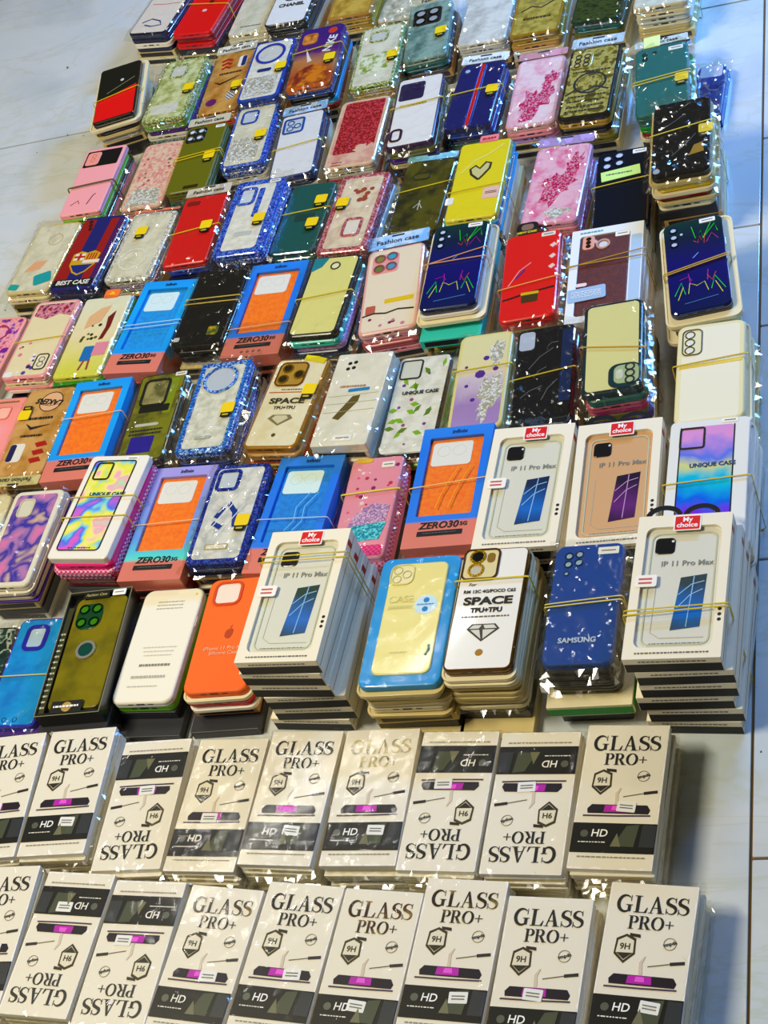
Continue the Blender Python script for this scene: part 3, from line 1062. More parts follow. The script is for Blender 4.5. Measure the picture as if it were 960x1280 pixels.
def choice_box(w, l, t, parent):
    key = (w, l, t)
    if key not in CHOICE:
        o = obj('window_box', *frame_box_vf(w, l, t, w * .80, l * .84, 0, -.1, .9), plain('EFE6CE', .42), None)
        CHOICE[key] = o.data
    else:
        o = inst('window_box', CHOICE[key], None)
    if parent:
        o.name = 'box_body'
        o.parent = parent
    y = -l / 2 - .02
    end_plate('end_band', 0, y, t * .31, w * .985, t * .58, plain('050506', .6), o)
    V, F = [], []
    r = random.Random(3)
    x = -w * .34
    while x < w * .34:
        d = r.uniform(.18, .55)
        b = len(V)
        V += [(x, y - .004, t * .74), (x + d, y - .004, t * .74), (x + d, y - .004, t * .82), (x, y - .004, t * .82)]
        F.append((b, b + 1, b + 2, b + 3))
        x += d + .1
    obj('fine_print', V, F, GREYINK, o)
    # red flash and fold mark on the long side
    obj('side_mark', *slab_vf(.05, .7, t * .45, t * .95, .02, .01, 1, w / 2 + .01, l * .40), plain('B03828', .4), o)
    obj('side_fold', *slab_vf(.03, l * .98, t * .46, t * .50, .01, .005, 1, w / 2 + .01, 0), plain('B8A878', .5), o)
    if not parent:
        # the pale insert seen through the window
        obj('insert', *slab_vf(w * .8, l * .84, t - .52, t - .34, .8, .02, 5), plain('D8D8C0', .3, .3), o)
    return o


def choice_top(s, inner, pic=('1060C8', '0A2A60'), hook=False, tagged=True, marks=True):
    b = choice_box(s.w, s.l, s.t, s.root)
    s.t, full = s.t - .40, s.t
    obj('insert', *slab_vf(s.w * .80, s.l * .84, s.t - .12, s.t, .8, .03, 5, 0, -.1), plain(inner, .3, .4), s.root)
    rring(s, 'case_edge', .02, -.02, s.w * .70, s.l * .78, .16, plain('C8CAB0', .2, .5), .9, .08)
    i = island(s, -.38, .58, 2.1, 2.1, plain('16161A', .2, .8), .45, .10)
    disc(s, 'flash', -.22, .64, .16, plain('E8E8E8', .2), .03, i, 10, s.t + .08)
    text(s, 'IP 11 Pro Max', .12, .32, .95, plain('8A8C84', .4), bold=.01)
    stroke(s, 'phone_outline', [(-.48, .1), (-.5, -.62), (-.3, -.7), (.6, -.7)], .07, plain('B8B8A8', .4))
    poly(s, 'phone_picture', [(.02, .12), (.56, .16), (.50, -.56), (-.10, -.60)], gradient([(.25, pic[1]), (.42, pic[0]), (.6, pic[1])], s.l, .3, .3, wob=3))
    for j, (p, q) in enumerate((((.0, -.12), (.52, .06)), ((.0, -.30), (.50, -.05)), ((.30, .13), (.22, -.56)))):
        stroke(s, 'picture_ray', [p, ((p[0] + q[0]) / 2, (p[1] + q[1]) / 2 + .05 * (j < 2)), q], .10, plain('9AC8F0' if inner != 'DAB088' else 'C89ACB', .4), .06)
    fine_print(s, .05, -.78, s.w * .55, .3)
    s.t = full
    film_o = obj('window_film', [(-s.w * .4, -s.l * .42 - .1, full - .05), (s.w * .4, -s.l * .42 - .1, full - .05), (s.w * .4, s.l * .42 - .1, full - .05),
                                 (-s.w * .4, s.l * .42 - .1, full - .05)], [(0, 1, 2, 3)], PANE, s.root)
    lab = plate(s, 'brand_label', .06, .87, 2.9, 2.0, plain('F2EEE4', .4), .12, .05)
    plate(s, 'label_field', .06, .87, 2.6, 1.75, plain('E01A1A', .4), .08, .07, 0, lab)
    text(s, 'My', .06, .915, .85, INKW, bold=.02, parent=lab)
    text(s, 'choice', .06, .835, .85, INKW, bold=.02, parent=lab)
    if tagged:
        tg = plate(s, 'paper_tag', -.68, .06, 2.2, 1.5, plain('F4EEE2', .4), .25, .05)
        for q in (.085, .03):
            cx, cy = P(s, -.70, q)
            obj('tag_print', *loft([(rr(1.4, .22, .05, 2, cx, cy), s.t), (rr(1.4, .22, .05, 2, cx, cy), s.t + .10)]), plain('C86A6A', .4), tg)
    for j in range(3):
        disc(s, 'icon', .90, -.36 - j * .07, .22, INK, .02, None, 8)
    fine_print(s, 0, -.925, s.w * .75, .25)
    if hook:
        y0 = s.l / 2
        for sx in (-1, 1):
            pts = [(sx * (2.0 - 1.7 * math.cos(q)) - .3, y0 - .1 + 1.25 * math.sin(q)) for q in [math.pi * i / 12 for i in range(13)]]
            V2, F = strip(pts, [.55] * 13)
            n = len(V2)
            V = [(x, y, full - .2) for x, y in V2] + [(x, y, full - .05) for x, y in V2]
            G = [tuple(reversed(f)) for f in F] + [tuple(i + n for i in f) for f in F]
            G += [(2 * i, 2 * i + 2, n + 2 * i + 2, n + 2 * i) for i in range(12)] + [(2 * i + 3, 2 * i + 1, n + 2 * i + 1, n + 2 * i + 3) for i in range(12)]
            obj('hang_hook', V, G, plain('141416', .3, .4), s.root)


def zero_box(s, case_c, case_c2, cover, panel='E4E2D8', wire=False):
    w, l, t = s.w, s.l, s.t
    obj('box_body', *frame_box_vf(w, l, t, w * .76, l * .66, 0, l * .085, .25, .5), cover, s.root)
    s.t = t - .42
    obj('boxed_case', *slab_vf(w * .755, l * .655, s.t - .12, s.t, .25, .05, 5, 0, l * .085), leather(case_c, case_c2), s.root)
    pn = plate(s, 'camera_panel', -.10, .57, w * .56, l * .20, plain(panel, .35, .3), .45, .06)
    for (u, v) in ((-.34, .62), (.10, .62)):
        cring(s, 'lens_mark', u, v, .85, .05, plain('D2CEC2', .3), .07, pn, 20)
    s.t = t
    obj('window_film', [(-w * .38, l * (.085 - .33), t - .06), (w * .38, l * (.085 - .33), t - .06), (w * .38, l * (.085 + .33), t - .06),
                        (-w * .38, l * (.085 + .33), t - .06)], [(0, 1, 2, 3)], PANE, s.root)
    text(s, 'infinix', .05, .91, .8, plain('1A2A5A', .4), bold=.01)
    text(s, 'ZERO30', -.06, -.66, 1.35, INK, bold=.03, shear=.15)
    text(s, '5G', .62, -.66, .75, INK, bold=.02)
    plate(s, 'model_bar', .0, -.78, w * .62, .75, INK, .1, .02)
    fine_print(s, 0, -.78, w * .45, .16, GREYINK, 1, t + .09)


ZERO_BLUE = gradient([(0, 'salmon'), (.195, 'D88070'), (.215, '3C7EDA'), (.8, '2A78DC'), (1, '3E86E0')], 18.6, .4, .2)
ZERO_CYAN = gradient([(0, 'salmon'), (.195, 'D88070'), (.215, '3A9AE0'), (.8, '34A8EC'), (1, '3E9AE4')], 18.6, .4, .2)
ZERO_HOLO = gradient([(0, 'salmon'), (.195, 'D88070'), (.22, '70D8C8'), (.4, '6AA0DC'), (.75, '8A9AD8'), (1, 'A8A0DA')], 18.6, .3, .3, wob=1.5)


def glass_top(s, inkc='black', pic=('2A0A30', 'C01ABA'), lab=(.25, -.16), sleeve_=True):
    w, l, t = s.w, s.l, s.t
    obj('packet_body', *slab_vf(w, l, 0, t, .1, .04, 2), plain('EFEAE0', .38, .2), s.root)
    ik = plain(inkc, .4, .3) if inkc == 'black' else mottle([(.3, '1A1410'), (.55, inkc), (.75, 'B09A60')], .5, .25, .5)
    text(s, 'GLASS', .02, .735, 1.75, ik, serif=True)
    text(s, 'PRO+', .04, .505, 1.35, ik, serif=True)
    # shield seal
    sh = poly(s, 'shield', [(-.68, .30), (-.46, .36), (-.24, .31), (-.22, .12), (-.46, .0), (-.70, .11)], plain('5A5240', .25, .3, .4))
    poly(s, 'shield_field', [(-.63, .275), (-.46, .325), (-.28, .28), (-.265, .135), (-.46, .035), (-.655, .13)], plain('E8E2D2', .35), .05, sh)
    text(s, '9H', -.46, .20, .85, plain('2A2620', .4), bold=.02, parent=sh)
    poly(s, 'shield_ribbon', [(-.40, .37), (-.16, .36), (-.15, .32), (-.38, .335)], plain('1A1814', .4), .06, sh)
    poly(s, 'shield_base', [(-.64, .125), (-.28, .13), (-.46, .045)], plain('1C1A16', .4), .06, sh)
    # round stamp
    c = cring(s, 'stamp', .52, .27, .62, .06, plain('8A8478', .4), .02, None, 22, s.t - .02)
    text(s, 'vmpda', .52, .27, .50, plain('3A362E', .4), rot=18, bold=.01, parent=c)
    # hand holding a pen over a lit slab
    stroke(s, 'pen', [(.10, -.02), (.35, .005), (.58, .03)], .09, plain('6A665E', .4))
    stroke(s, 'pen_grip', [(.58, .03), (.90, .055)], .32, plain('1A1626', .4))
    stroke(s, 'finger', [(.02, .10), (-.06, .02), (-.04, -.10), (-.04, -.20)], [.12, .32, .34, .26], plain('D8CCBE', .4))
    ph = poly(s, 'slab_picture', [(-.72, -.19), (-.62, -.13), (.70, -.135), (.78, -.20), (.74, -.255), (-.70, -.25)],
              plain('1C1226', .3, .3))
    poly(s, 'slab_glow', [(-.30, -.14), (.22, -.14), (.24, -.235), (-.32, -.235)], plain(pic[1], .35), .04, ph)
    poly(s, 'slab_core', [(-.12, -.15), (.06, -.15), (.08, -.21), (-.14, -.21)], plain('F06AE8', .35), .05, ph)
    stroke(s, 'slab_edge', [(-.80, -.285), (.0, -.285), (.80, -.275)], .16, plain('4A3A5A', .35))
    # black picture band
    bd = plate(s, 'picture_band', 0, -.585, w - .06, l * .20, plain('08080A', .3, .2), .05, .02)
    poly(s, 'band_facet', [(.02, -.69), (.28, -.42), (.58, -.40), (.50, -.70)], plain('4A5240', .35), .05, bd)
    poly(s, 'band_facet', [(-.05, -.70), (.08, -.52), (.20, -.70)], plain('7A7A60', .35), .06, bd)
    poly(s, 'band_facet', [(.62, -.70), (.66, -.40), (.98, -.41), (.98, -.70)], plain('1A2E70' if s.n % 2 else '2A3038', .35), .05, bd)
    e = disc(s, 'hd_emblem', -.70, -.53, .45, plain('6E726A', .3, 0, .4), .04, bd, 14)
    text(s, 'HD', -.34, -.53, 1.15, INKW, shear=.1, bold=.01, parent=bd)
    fine_print(s, -.50, -.645, w * .32, .16, INKW, 1, s.t + .08)
    fine_print(s, 0, -.84, w * .8, .22, plain('9A968A', .4))
    sticker(s, lab[0], lab[1], 1.9, 1.15, 'EEF0F4', rot=s.rnd.uniform(-6, 4), lines=2)
    if sleeve_:
        f = film(s.root, w, l, t, .60, .065, .45, 1.3, hash_id(s.k), FILM_TAUT, 24, 38, foot=.45, lift=.10)
    return s


# ================================================================ the piles, far rows first
GL_BLUE = glitter('1238C0', '6A96F0', 5)
GL_NAVY = glitter('0A1A80', '3A60D8', 5)
GL_SKY = glitter('1A5CC8', 'A8D0F8', 5)
GL_ROSE = glitter('B04858', 'E8A0A0', 5)
GL_PINK = glitter('E0206E', 'F8B0C8', 5)
GL_RED = glitter('A80E22', 'E85060', 4.5)
GL_GREEN = glitter('8A9A50', 'E4ECC0', 5)
GL_CLEAR = glitter('C8C4B0', 'FFFFFF', 4)
PALE = mottle([(.3, 'DAD8CC'), (.6, 'EEECE2')], .8, .25, .4)
CLEARP = mottle([(.3, 'CFCBB4'), (.6, 'E6E2CE')], .6, .2, .5)
GOLDP = mottle([(.3, 'A87E30'), (.6, 'D8B868')], .6, .2, .5)

# ---- row A, along the far edge
s = stack('A1', 'white navy-framed case', 'white phone case with a glossy navy frame at the far corner', 'navy white navy')
framed(s, plain('navy', .15, .8), plain('EFE6DE', .3, .5), .35)
cring(s, 'camera_rim', -.05, .45, 2.3, .3, GL_NAVY, .1)
disc(s, 'camera_opening', -.05, .45, 1.9, plain('D8DCE8', .2, .5), .02)
stroke(s, 'print_band', [(-.7, .02), (0, .0), (.7, .03)], .22, plain('D88A8A', .4))
stroke(s, 'scroll_print', [(-.6, -.62), (-.2, -.5), (.3, -.58), (.5, -.72), (0, -.76), (-.4, -.70)], .3, plain('1A2A8A', .3))
sleeve(s, .4, .10, .4, .8)

s = stack('A2', 'plain red case', 'plain bright red phone case with small grey emblem', 'darkred red')
body(s, plain('E01810', .35, .3))
plate(s, 'camera_opening', .1, .1, 1.0, .9, plain('6A0808', .3), .3, .03)
plate(s, 'emblem', .0, -.2, .9, .7, plain('D8B8B0', .3), .3, .03)
pricetag(s, .7, .55)
band(s, .05, -.05)

s = stack('A3', 'plain pale case in film', 'plain pale translucent phone case in film beside a plain red case', 'clear')
body(s, CLEARP)
cam_hole(s, -.4, .66, 2.8, 2.8, plain('D8D4C4', .2, .5), plain('C4C0B0', .3))
fine_print(s, 0, -.72, 4, .35)
sleeve(s, .4, .10, .5, .8)

s = stack('A4', 'white black-bordered designer case', 'white phone case with black border and interlocked logo', 'black charcoal')
framed(s, plain('black', .3, .4), plain('F0F0F2', .3, .3), .32)
for q, a0 in ((-.18, 45), (.18, 225)):
    cx = q
    pts = [(cx + .30 * math.cos(math.radians(t)), -.02 + .155 * math.sin(math.radians(t))) for t in range(a0, a0 + 271, 15)]
    stroke(s, 'logo', pts, .28, INK)
text(s, 'CHANEL', 0, -.34, 1.25, INK, bold=.05)
sleeve(s, .3, .06, .4, .8)

s = stack('A5', 'tan clear-edged case', 'tan gold phone case with clear edges in the far row', 'gold gold')
framed(s, plain('B88A48', .2, .6), GOLDP, .6)
cam_hole(s, -.35, .62, 2.6, 2.8, plain('8A5E20', .2, .5), plain('E0C890', .3))
sleeve(s, .4, .12, .5, .8)

s = stack('A6', 'crumpled beige bag', 'beige phone case in a heavily crumpled clear bag', 'clear')
body(s, mottle([(.3, '9A9478'), (.6, 'DAD6C4')], .8, .2, .6))
cam_hole(s, -.35, .62, 2.6, 2.6, plain('8A8668', .2, .5), plain('D8D4C0', .3))
sleeve(s, .4, .30, .8, 1.0)

s = stack('A7', 'silver-white case', 'silver white phone case in a cloudy bag with teal corner', 'silver clear')
body(s, mottle([(.3, 'BEBCB4'), (.6, 'E8E6DE')], .5, .2, .6))
poly(s, 'corner_print', [(-.95, .95), (-.3, .95), (-.95, .6)], plain('12A0A8', .4))
cam_hole(s, .3, .62, 2.6, 2.6, plain('D4D4D0', .2, .5), plain('F0EEE8', .3))
sleeve(s, .5, .22, .6, 1.0)

s = stack('A8', 'gold ring-print case', 'gold olive phone case with a ring and black script print', 'gold tan')
framed(s, plain('A8842C', .15, .7), mottle([(.3, '8A7A38'), (.6, 'C8B468')], .8, .2, .5), .5)
cring(s, 'ring_print', .05, .15, 2.0, .22, plain('D8C898', .2, .3, .6), .04)
stroke(s, 'script_print', [(-.7, -.25), (-.3, -.12), (.1, -.2), (.7, .02)], .3, INK)
fine_print(s, 0, -.5, 4.4, .8, plain('3A3014', .4))
sleeve(s, .4, .15, .4, .9)

s = stack('A9', 'glossy dark green case', 'glossy dark green phone case with black streaks', 'teal olive')
framed(s, plain('0A3A2A', .12, .9), mottle([(.35, '0A1408'), (.55, '4A5A2A'), (.7, '1A2A14')], .9, .15, .8, 3, 1, 3), .4)
sleeve(s, .4, .18, .5, .9)

s = stack('A10', 'thick cream case pile', 'cream translucent phone case on a thick pile at the far end', 'cream clear cream sleeve-sand')
framed(s, plain('D8CCAC', .2, .6), CLEARP, .4)
cam_hole(s, -.35, .55, 2.4, 3.6, plain('9A8A60', .2, .5), plain('DAD2B4', .3))
sleeve(s, .3, .10, .3, .8)
band(s, -.3, -.25)

# ---- row B
s = stack('B1', 'half red half black case', 'half red half black phone case on a cream tray by bare floor', 'bigtray-cream navy tray-sand sleeve-silver')
body(s, plain('14160E', .25, .6), .6)
poly(s, 'red_field', [(-.93, -.94), (.93, -.94), (.93, .10), (-.93, -.22)], plain('E81414', .3, .4))
stroke(s, 'shine_stroke', [(-.5, .02), (.8, .38)], .14, plain('8A8A60', .3))  # sheen on the black half, painted as a lighter stroke
disc(s, 'emblem', .18, .4, .35, plain('C8C8C0', .3), .03)
band(s, -.22, -.05)

s = stack('B2', 'green glitter clear case', 'clear phone case with green glitter frame and yellow tag', 'soft-lime sleeve-purple clear soft-teal')
framed(s, GL_GREEN, mottle([(.35, 'A8B060'), (.6, 'DDE2B8')], .7, .2, .6), .7)
cam_hole(s, -.15, .58, 3.4, 3.8, GL_GREEN, plain('D8D8D0', .2, .5), .9, .45)
plate(s, 'lower_print', -.1, -.62, s.w * .6, 2.6, plain('DCDCD0', .3, .4), .6, .03)
pricetag(s, .7, -.05)
sleeve(s, .7, .28, 1.0, 1.4)

s = stack('B3', 'orange sports-badge case', 'orange brown phone case with red badges under a printed header', 'tan orange')
body(s, mottle([(.35, 'B87A3A'), (.6, 'D8A868')], .5, .3, .4))
for j in range(3):
    stroke(s, 'badge_print', [(-.55 + .05 * j, .72 - j * .13), (-.25, .78 - j * .13), (.0, .72 - j * .13)], .55, plain('C01818', .3))
plate(s, 'badge', .55, .62, 1.5, 3.0, plain('F0F0F0', .3), .4, .03)
plate(s, 'badge_half', .62, .62, .8, 2.8, plain('1A2A7A', .3), .3, .05)
fine_print(s, .1, .28, 4.2, .7, plain('3A1408', .4))
stroke(s, 'tick_print', [(-.6, .02), (-.3, -.06), (.6, .12)], [.1, .5, .08], INK)
disc(s, 'purple_badge', -.45, -.65, 1.0, plain('6A1A6A', .3), .03)
plate(s, 'check_print', .45, -.5, 1.6, 2.2, woven('F0F0F0', '181818'), .1, .03)
pricetag(s, .65, -.2)
header(s, 'Fashion case', 'DCD6C4', size=1.05, h=2.2)
sleeve(s, .4, .15, 2.2, .9)

s = stack('B4', 'clear blue-ring case', 'clear phone case with blue frame and large camera ring', 'soft-blue clear blue')
framed(s, plain('1A48B8', .2, .6), PALE, .55)
cring(s, 'camera_rim', -.05, .52, 2.7, .5, plain('1638B0', .2, .6), .14)
disc(s, 'camera_opening', -.05, .52, 2.2, plain('D8D8D4', .2, .5), .03)
plate(s, 'slot_print', -.1, -.02, 2.6, .9, plain('1A2A7A', .3), .4, .03)
plate(s, 'foil_panel', -.05, -.55, s.w * .75, 5.0, GL_CLEAR, .4, .03)
pricetag(s, .72, .0)
sleeve(s, .6, .26, .9, 1.2)

s = stack('B5', 'orange purple sneaker-print case', 'orange and purple phone case with basketball print and yellow tag', 'blue black cyan darkred')
body(s, gradient([(0, 'D87A2A'), (.3, 'B0481A'), (.55, 'C88A5A'), (.7, '5A1A7A'), (1, '3A1280')], s.l, .2, .6, wob=4))
poly(s, 'ball_print', [(-.9, -.9), (.85, -.9), (.7, -.45), (.1, -.25), (-.6, -.35)], mottle([(.4, '8A2A10'), (.6, 'E08A3A')], .6))
cam_hole(s, -.45, .62, 2.6, 2.8, plain('D88A4A', .3, .4), mottle([(.4, 'A8501A'), (.6, 'F0A860')], .7), .6)
text(s, 'NIKE', .55, .35, 2.0, INKW, rot=80, bold=.05)
stroke(s, 'beam_print', [(-.5, .3), (-.35, .05), (-.2, -.15)], [.1, .4, .8], plain('E8E0D8', .4))
disc(s, 'badge', .5, .8, .8, plain('E04A1A', .3), .03)
pricetag(s, .72, -.15)
band(s, .18, .3)
sleeve(s, .5, .14, .6, 1.2)

s = stack('B6', 'pale green glitter case', 'clear phone case with pale green glitter and stacked foil edges', 'soft-gold sleeve-gold soft-lime clear')
framed(s, GL_GREEN, CLEARP, .6)
cam_hole(s, -.1, .62, 3.2, 3.0, GL_GREEN, plain('D4D4CC', .2, .5), .8, .4)
plate(s, 'leaf_print', -.05, -.25, s.w * .66, 5.0, mottle([(.4, '9AA850'), (.55, 'E6EAD0')], .9), .5, .03)
pricetag(s, .75, -.1)
sleeve(s, .7, .30, 1.0, 1.4)

s = stack('B7', 'dark four-camera teal case', 'grey teal phone case with dark four lens camera and yellow tag', 'teal charcoal')
body(s, mottle([(.35, '5A7A72'), (.6, '9AB4A8')], .5, .25, .5))
cam4(s, -.1, .5, 4.8, 4.4, plain('1A1814', .25, .6), 1.0, 'charcoal', 'B0B4B8')
pricetag(s, .65, -.15)
header(s, 'Fashion', 'C8C0A0', size=1.2, h=2.0, rot=6)
sleeve(s, .5, .28, 2.0, 1.2)

s = stack('B8', 'navy red-striped case', 'navy blue phone case with a red centre stripe', 'blue navy sleeve-teal')
body(s, plain('0E1A6A', .12, .9))
for q, c, wd in ((.02, 'D81818', .55), (.14, '1A2A9A', .25), (-.1, '1A2A9A', .25)):
    stroke(s, 'stripe', [(q, -.95), (q, .95)], wd, plain(c, .2, .5))
disc(s, 'camera', -.62, .78, .42, plain('B8C4E0', .1, .5), .05)
pricetag(s, .72, .1, z=s.t + .2)
band(s, .05, .2)
header(s, 'Fashion case', 'E0E6EA', size=1.05, h=2.0)
sleeve(s, .5, .16, 2.0, 1.1)

s = stack('B9', 'pink glitter case beside black-gold case', 'clear phone case with a drift of hot pink glitter, beside black gold print', 'pink lilac')
framed(s, plain('E8B8C8', .15, .7), mottle([(.35, 'F0B0C4'), (.55, 'F8DCE0')], .5, .2, .6), .5)
drift(s, 'glitter_drift', .05, -.35, .62, .42, GL_PINK, .5)
drift(s, 'glitter_drift', .5, .25, .25, .3, GL_PINK, .4)
header(s, '', 'D8A0A8', size=.8, h=1.6)
sleeve(s, .4, .20, 1.6, .9)

s = stack('B10', 'black and gold map-print case', 'gold phone case with black ring and map print under header', 'gold black sleeve-gold olive')
framed(s, plain('1C1A10', .15, .7), mottle([(.35, '8A7E30'), (.5, 'C8BC78'), (.6, '6A5E1A')], .8, .2, .6), .45)
i = island(s, -.45, .62, 3.0, 3.6, mottle([(.4, 'D8CC90'), (.6, 'A89A50')], .8), .6, .08)
for a in (-.62, -.28):
    for b in (.72, .60, .48):
        cring(s, 'lens_print', a, b, .5, .14, INK, .06, i, 16, s.t + .06)
cring(s, 'ring_print', .02, -.05, 2.5, .35, INK, .03)
cring(s, 'ring_print', .02, -.05, 1.9, .12, plain('3A3410', .4), .03)
for v in (.28, -.42, -.55, -.7, -.82):
    fine_print(s, 0, v, 5.6, .55, INK)
stroke(s, 'mountain_print', [(-.85, -.35), (-.5, -.22), (-.2, -.3), (.3, -.18), (.8, -.3)], .35, INK)
header(s, 'Fashion case', 'DCE4E8', 'B8C8D4', 1.15, 2.3)
sleeve(s, .4, .14, 2.4, 1.2)

s = stack('B11', 'teal green case', 'matte teal green phone case with yellow tag and white sticker', 'sleeve-teal green darkred tray-cream')
body(s, plain('04706A', .35, .4))
cam_v(s, -.62, .72, 2, .42, 1.1, 'teal', '2A4A48')
disc(s, 'camera', -.25, .8, .35, plain('0A3A3A', .2, .6), .05)
sticker(s, .55, .82, 2.1, .9)
pricetag(s, .75, -.1, z=s.t + .15)
band(s, -.02, .06)
band(s, -.10, -.02)
header(s, 'Fashion case', 'C8CCC0', size=.95, h=1.6)
plate(s, 'paper_note', -.35, 1.14, 2.4, 2.6, plain('E8F0A0', .5), .1, .08)
sleeve(s, .5, .12, 1.8, 1.2)

s = stack('B12', 'small blue packet at the margin', 'small dark blue bagged packet on the floor beside the teal green case', 'carton-blue', name='accessory_packet', cat='packet')
body(s, mottle([(.35, '12206A'), (.6, '2A4A9A')], .5, .2, .6))
plate(s, 'pale_head', 0, .72, 3.2, 2.6, plain('C8CCDC', .25, .5), .4, .03)
sleeve(s, .3, .2, .5, 1.0)

# ---- row C
s = stack('C1', 'pink case with black camera panel', 'pink phone case with black camera panel on a lime green case', 'lime sleeve-charcoal pink')
body(s, plain('F2A8A8', .35, .3), .5)
plate(s, 'camera_panel', 0, .66, s.w * .86, 4.0, plain('101010', .15, .8), .25, .04)
plate(s, 'camera_window', -.45, .66, 2.5, 3.2, plain('F0A090', .3, .3), .5, .08)
for v in (.74, .62):
    cring(s, 'lens_mark', -.45, v, .45, .1, plain('C87A6A', .3), .10)
stroke(s, 'scribble_print', [(-.6, -.72), (-.3, -.6), (-.2, -.7)], .12, plain('4A2A3A', .4))
stroke(s, 'scribble_print', [(.2, -.75), (.35, -.5), (.45, -.45)], .16, plain('4A2A3A', .4))
band(s, -.2, -.12, '6A5A10', .3)

s = stack('C2', 'pink flower-print clear case', 'clear pink phone case with small flower print in bag', 'pink rose')
framed(s, plain('E8C0B0', .15, .7), mottle([(.38, 'E89A92'), (.5, 'F0C4B4'), (.62, 'E8D8C0')], 1.6, .2, .6), .4)
for j in range(16):
    r = s.rnd
    disc(s, 'flower_print', r.uniform(-.7, .7), r.uniform(-.3, .8), r.uniform(.2, .38), plain(['C85A5A', 'F0D0C0', '8A6A6A'][j % 3], .35), .02, None, 6)
poly(s, 'glitter_drift', [(-.85, -.9), (.8, -.9), (.6, -.45), (-.6, -.4)], GL_CLEAR)
sleeve(s, .5, .12, .6, 1.0)

s = stack('C3', 'olive four-camera case', 'olive green phone case with four pale lenses under a header', 'olive teal black')
body(s, plain('6C6C12', .3, .5))
i = island(s, -.40, .70, 3.4, 3.6, plain('1E200A', .2, .6), .7, .08)
for a in (-.62, -.18):
    for b in (.80, .60):
        lens(s, a, b, .62, i, 'grey', 'D8DCDC', s.t + .06)
sticker(s, .68, .88, 1.6, .6)
plate(s, 'corner_patch', .2, -.88, 2.6, .7, plain('3A2A10', .3), .1, .03)
pricetag(s, .62, .0, z=s.t + .12)
band(s, .02, .14)
band(s, -.06, .06)
header(s, 'Fashion case', 'C4BEA4', size=1.05, h=2.0)

s = stack('C4', 'clear case with blue corner', 'clear glittery phone case with blue side and yellow tag', 'soft-blue clear')
framed(s, GL_BLUE, CLEARP, .6)
cam_hole(s, -.25, .6, 3.0, 3.4, plain('1A48B0', .2, .6), plain('C8D0DC', .2, .5), .8, .35)
plate(s, 'foil_panel', -.1, -.45, s.w * .7, 5.6, GL_CLEAR, .5, .03)
pricetag(s, .55, -.05)
sleeve(s, .7, .32, .9, 1.2)

s = stack('C5', 'white blue-camera case', 'white phone case with blue outlined camera under a printed header', 'navy black')
framed(s, plain('1A2A6A', .2, .5), plain('E6E6E8', .25, .5), .3)
cam_hole(s, -.35, .62, 3.6, 3.8, plain('1A50A8', .25, .4), plain('C8D4E0', .2, .5), .6, .35)
for a, b in ((-.5, .72), (-.5, .54), (-.18, .6)):
    cring(s, 'lens_mark', a, b, .62, .2, plain('1A4A98', .3), .06)
band(s, -.1, .0)
header(s, 'Fashion case', 'DCE4EE', '90B8E0', 1.1, 2.2)
sleeve(s, .4, .14, 2.2, 1.0)

s = stack('C6', 'red glitter case', 'clear edged phone case filled with deep red glitter', 'clear rose clear')
framed(s, plain('E4CCB4', .15, .7), mottle([(.35, 'D89A8A'), (.6, 'E8C4B0')], .6, .2, .6), .45)
plate(s, 'glitter_field', .02, .15, s.w * .80, s.l * .76, GL_RED, .4, .02)
drift(s, 'clear_drift', .45, -.6, .4, .2, mottle([(.35, 'D89A8A'), (.6, 'E8C4B0')], .6, .2, .6))
fine_print(s, -.5, -.85, 1.6, .35, plain('8A3A30', .4), 2)
sleeve(s, .4, .06, .5, 1.0)

s = stack('C7', 'white purple-framed case', 'white phone case with purple frame and purple camera block', 'sleeve-olive purple sleeve-sand blue')
framed(s, plain('3A1A4A', .15, .7), plain('F0ECE8', .25, .5), .38)
plate(s, 'camera_panel', -.30, .58, 4.0, 4.2, plain('241A4A', .15, .8), .5, .05)
lens(s, -.1, .68, .7, None, 'purple', '2A3A8A')
fine_print(s, -.15, .18, 4.2, .8, plain('B8A838', .4))
cam_hole(s, -.62, -.66, 2.0, 3.0, plain('3A1238', .2, .6), plain('F0ECE8', .25, .5), .8, .4)
band(s, .12, .22)
sleeve(s, .6, .16, .9, 1.4)

s = stack('C8', 'yellow heart-print case', 'yellow phone case with an outlined heart on a blue card', 'card-cyan card-blue cream card-cyan yellow')
body(s, plain('EADA50', .4, .2), .6)
hp = [(.0, -.02), (-.32, .14), (-.40, .28), (-.22, .36), (-.02, .27), (.18, .42), (.38, .38), (.36, .24), (.14, .07), (.0, -.02)]
stroke(s, 'heart_outline', hp, .35, plain('3A3424', .3))
poly(s, 'heart_fill', hp[:-1][::-1], plain('D8D098', .35), .01)
stroke(s, 'shine_stroke', [(-.75, .2), (-.3, .5), (.2, .62), (.75, .85)], .3, plain('F0E48A', .35))  # diagonal sheen painted on in paler yellow
lbl = plate(s, 'pink_label', .1, 1.05, 2.8, 1.5, plain('F08A8A', .4), .3, .06)
fine_print(s, .1, 1.05, 2.0, .5, plain('B01A2A', .4), 1, s.t + .12)
sticker(s, .62, -.4, 2.4, 2.4, 'F0C8B8', 0, 2)
plate(s, 'side_sticker', -.95, -.5, 1.2, 1.5, plain('F2F0EC', .4), .3, .05)
band(s, -.3, -.2)
sleeve(s, .4, .10, 1.3, 1.0)

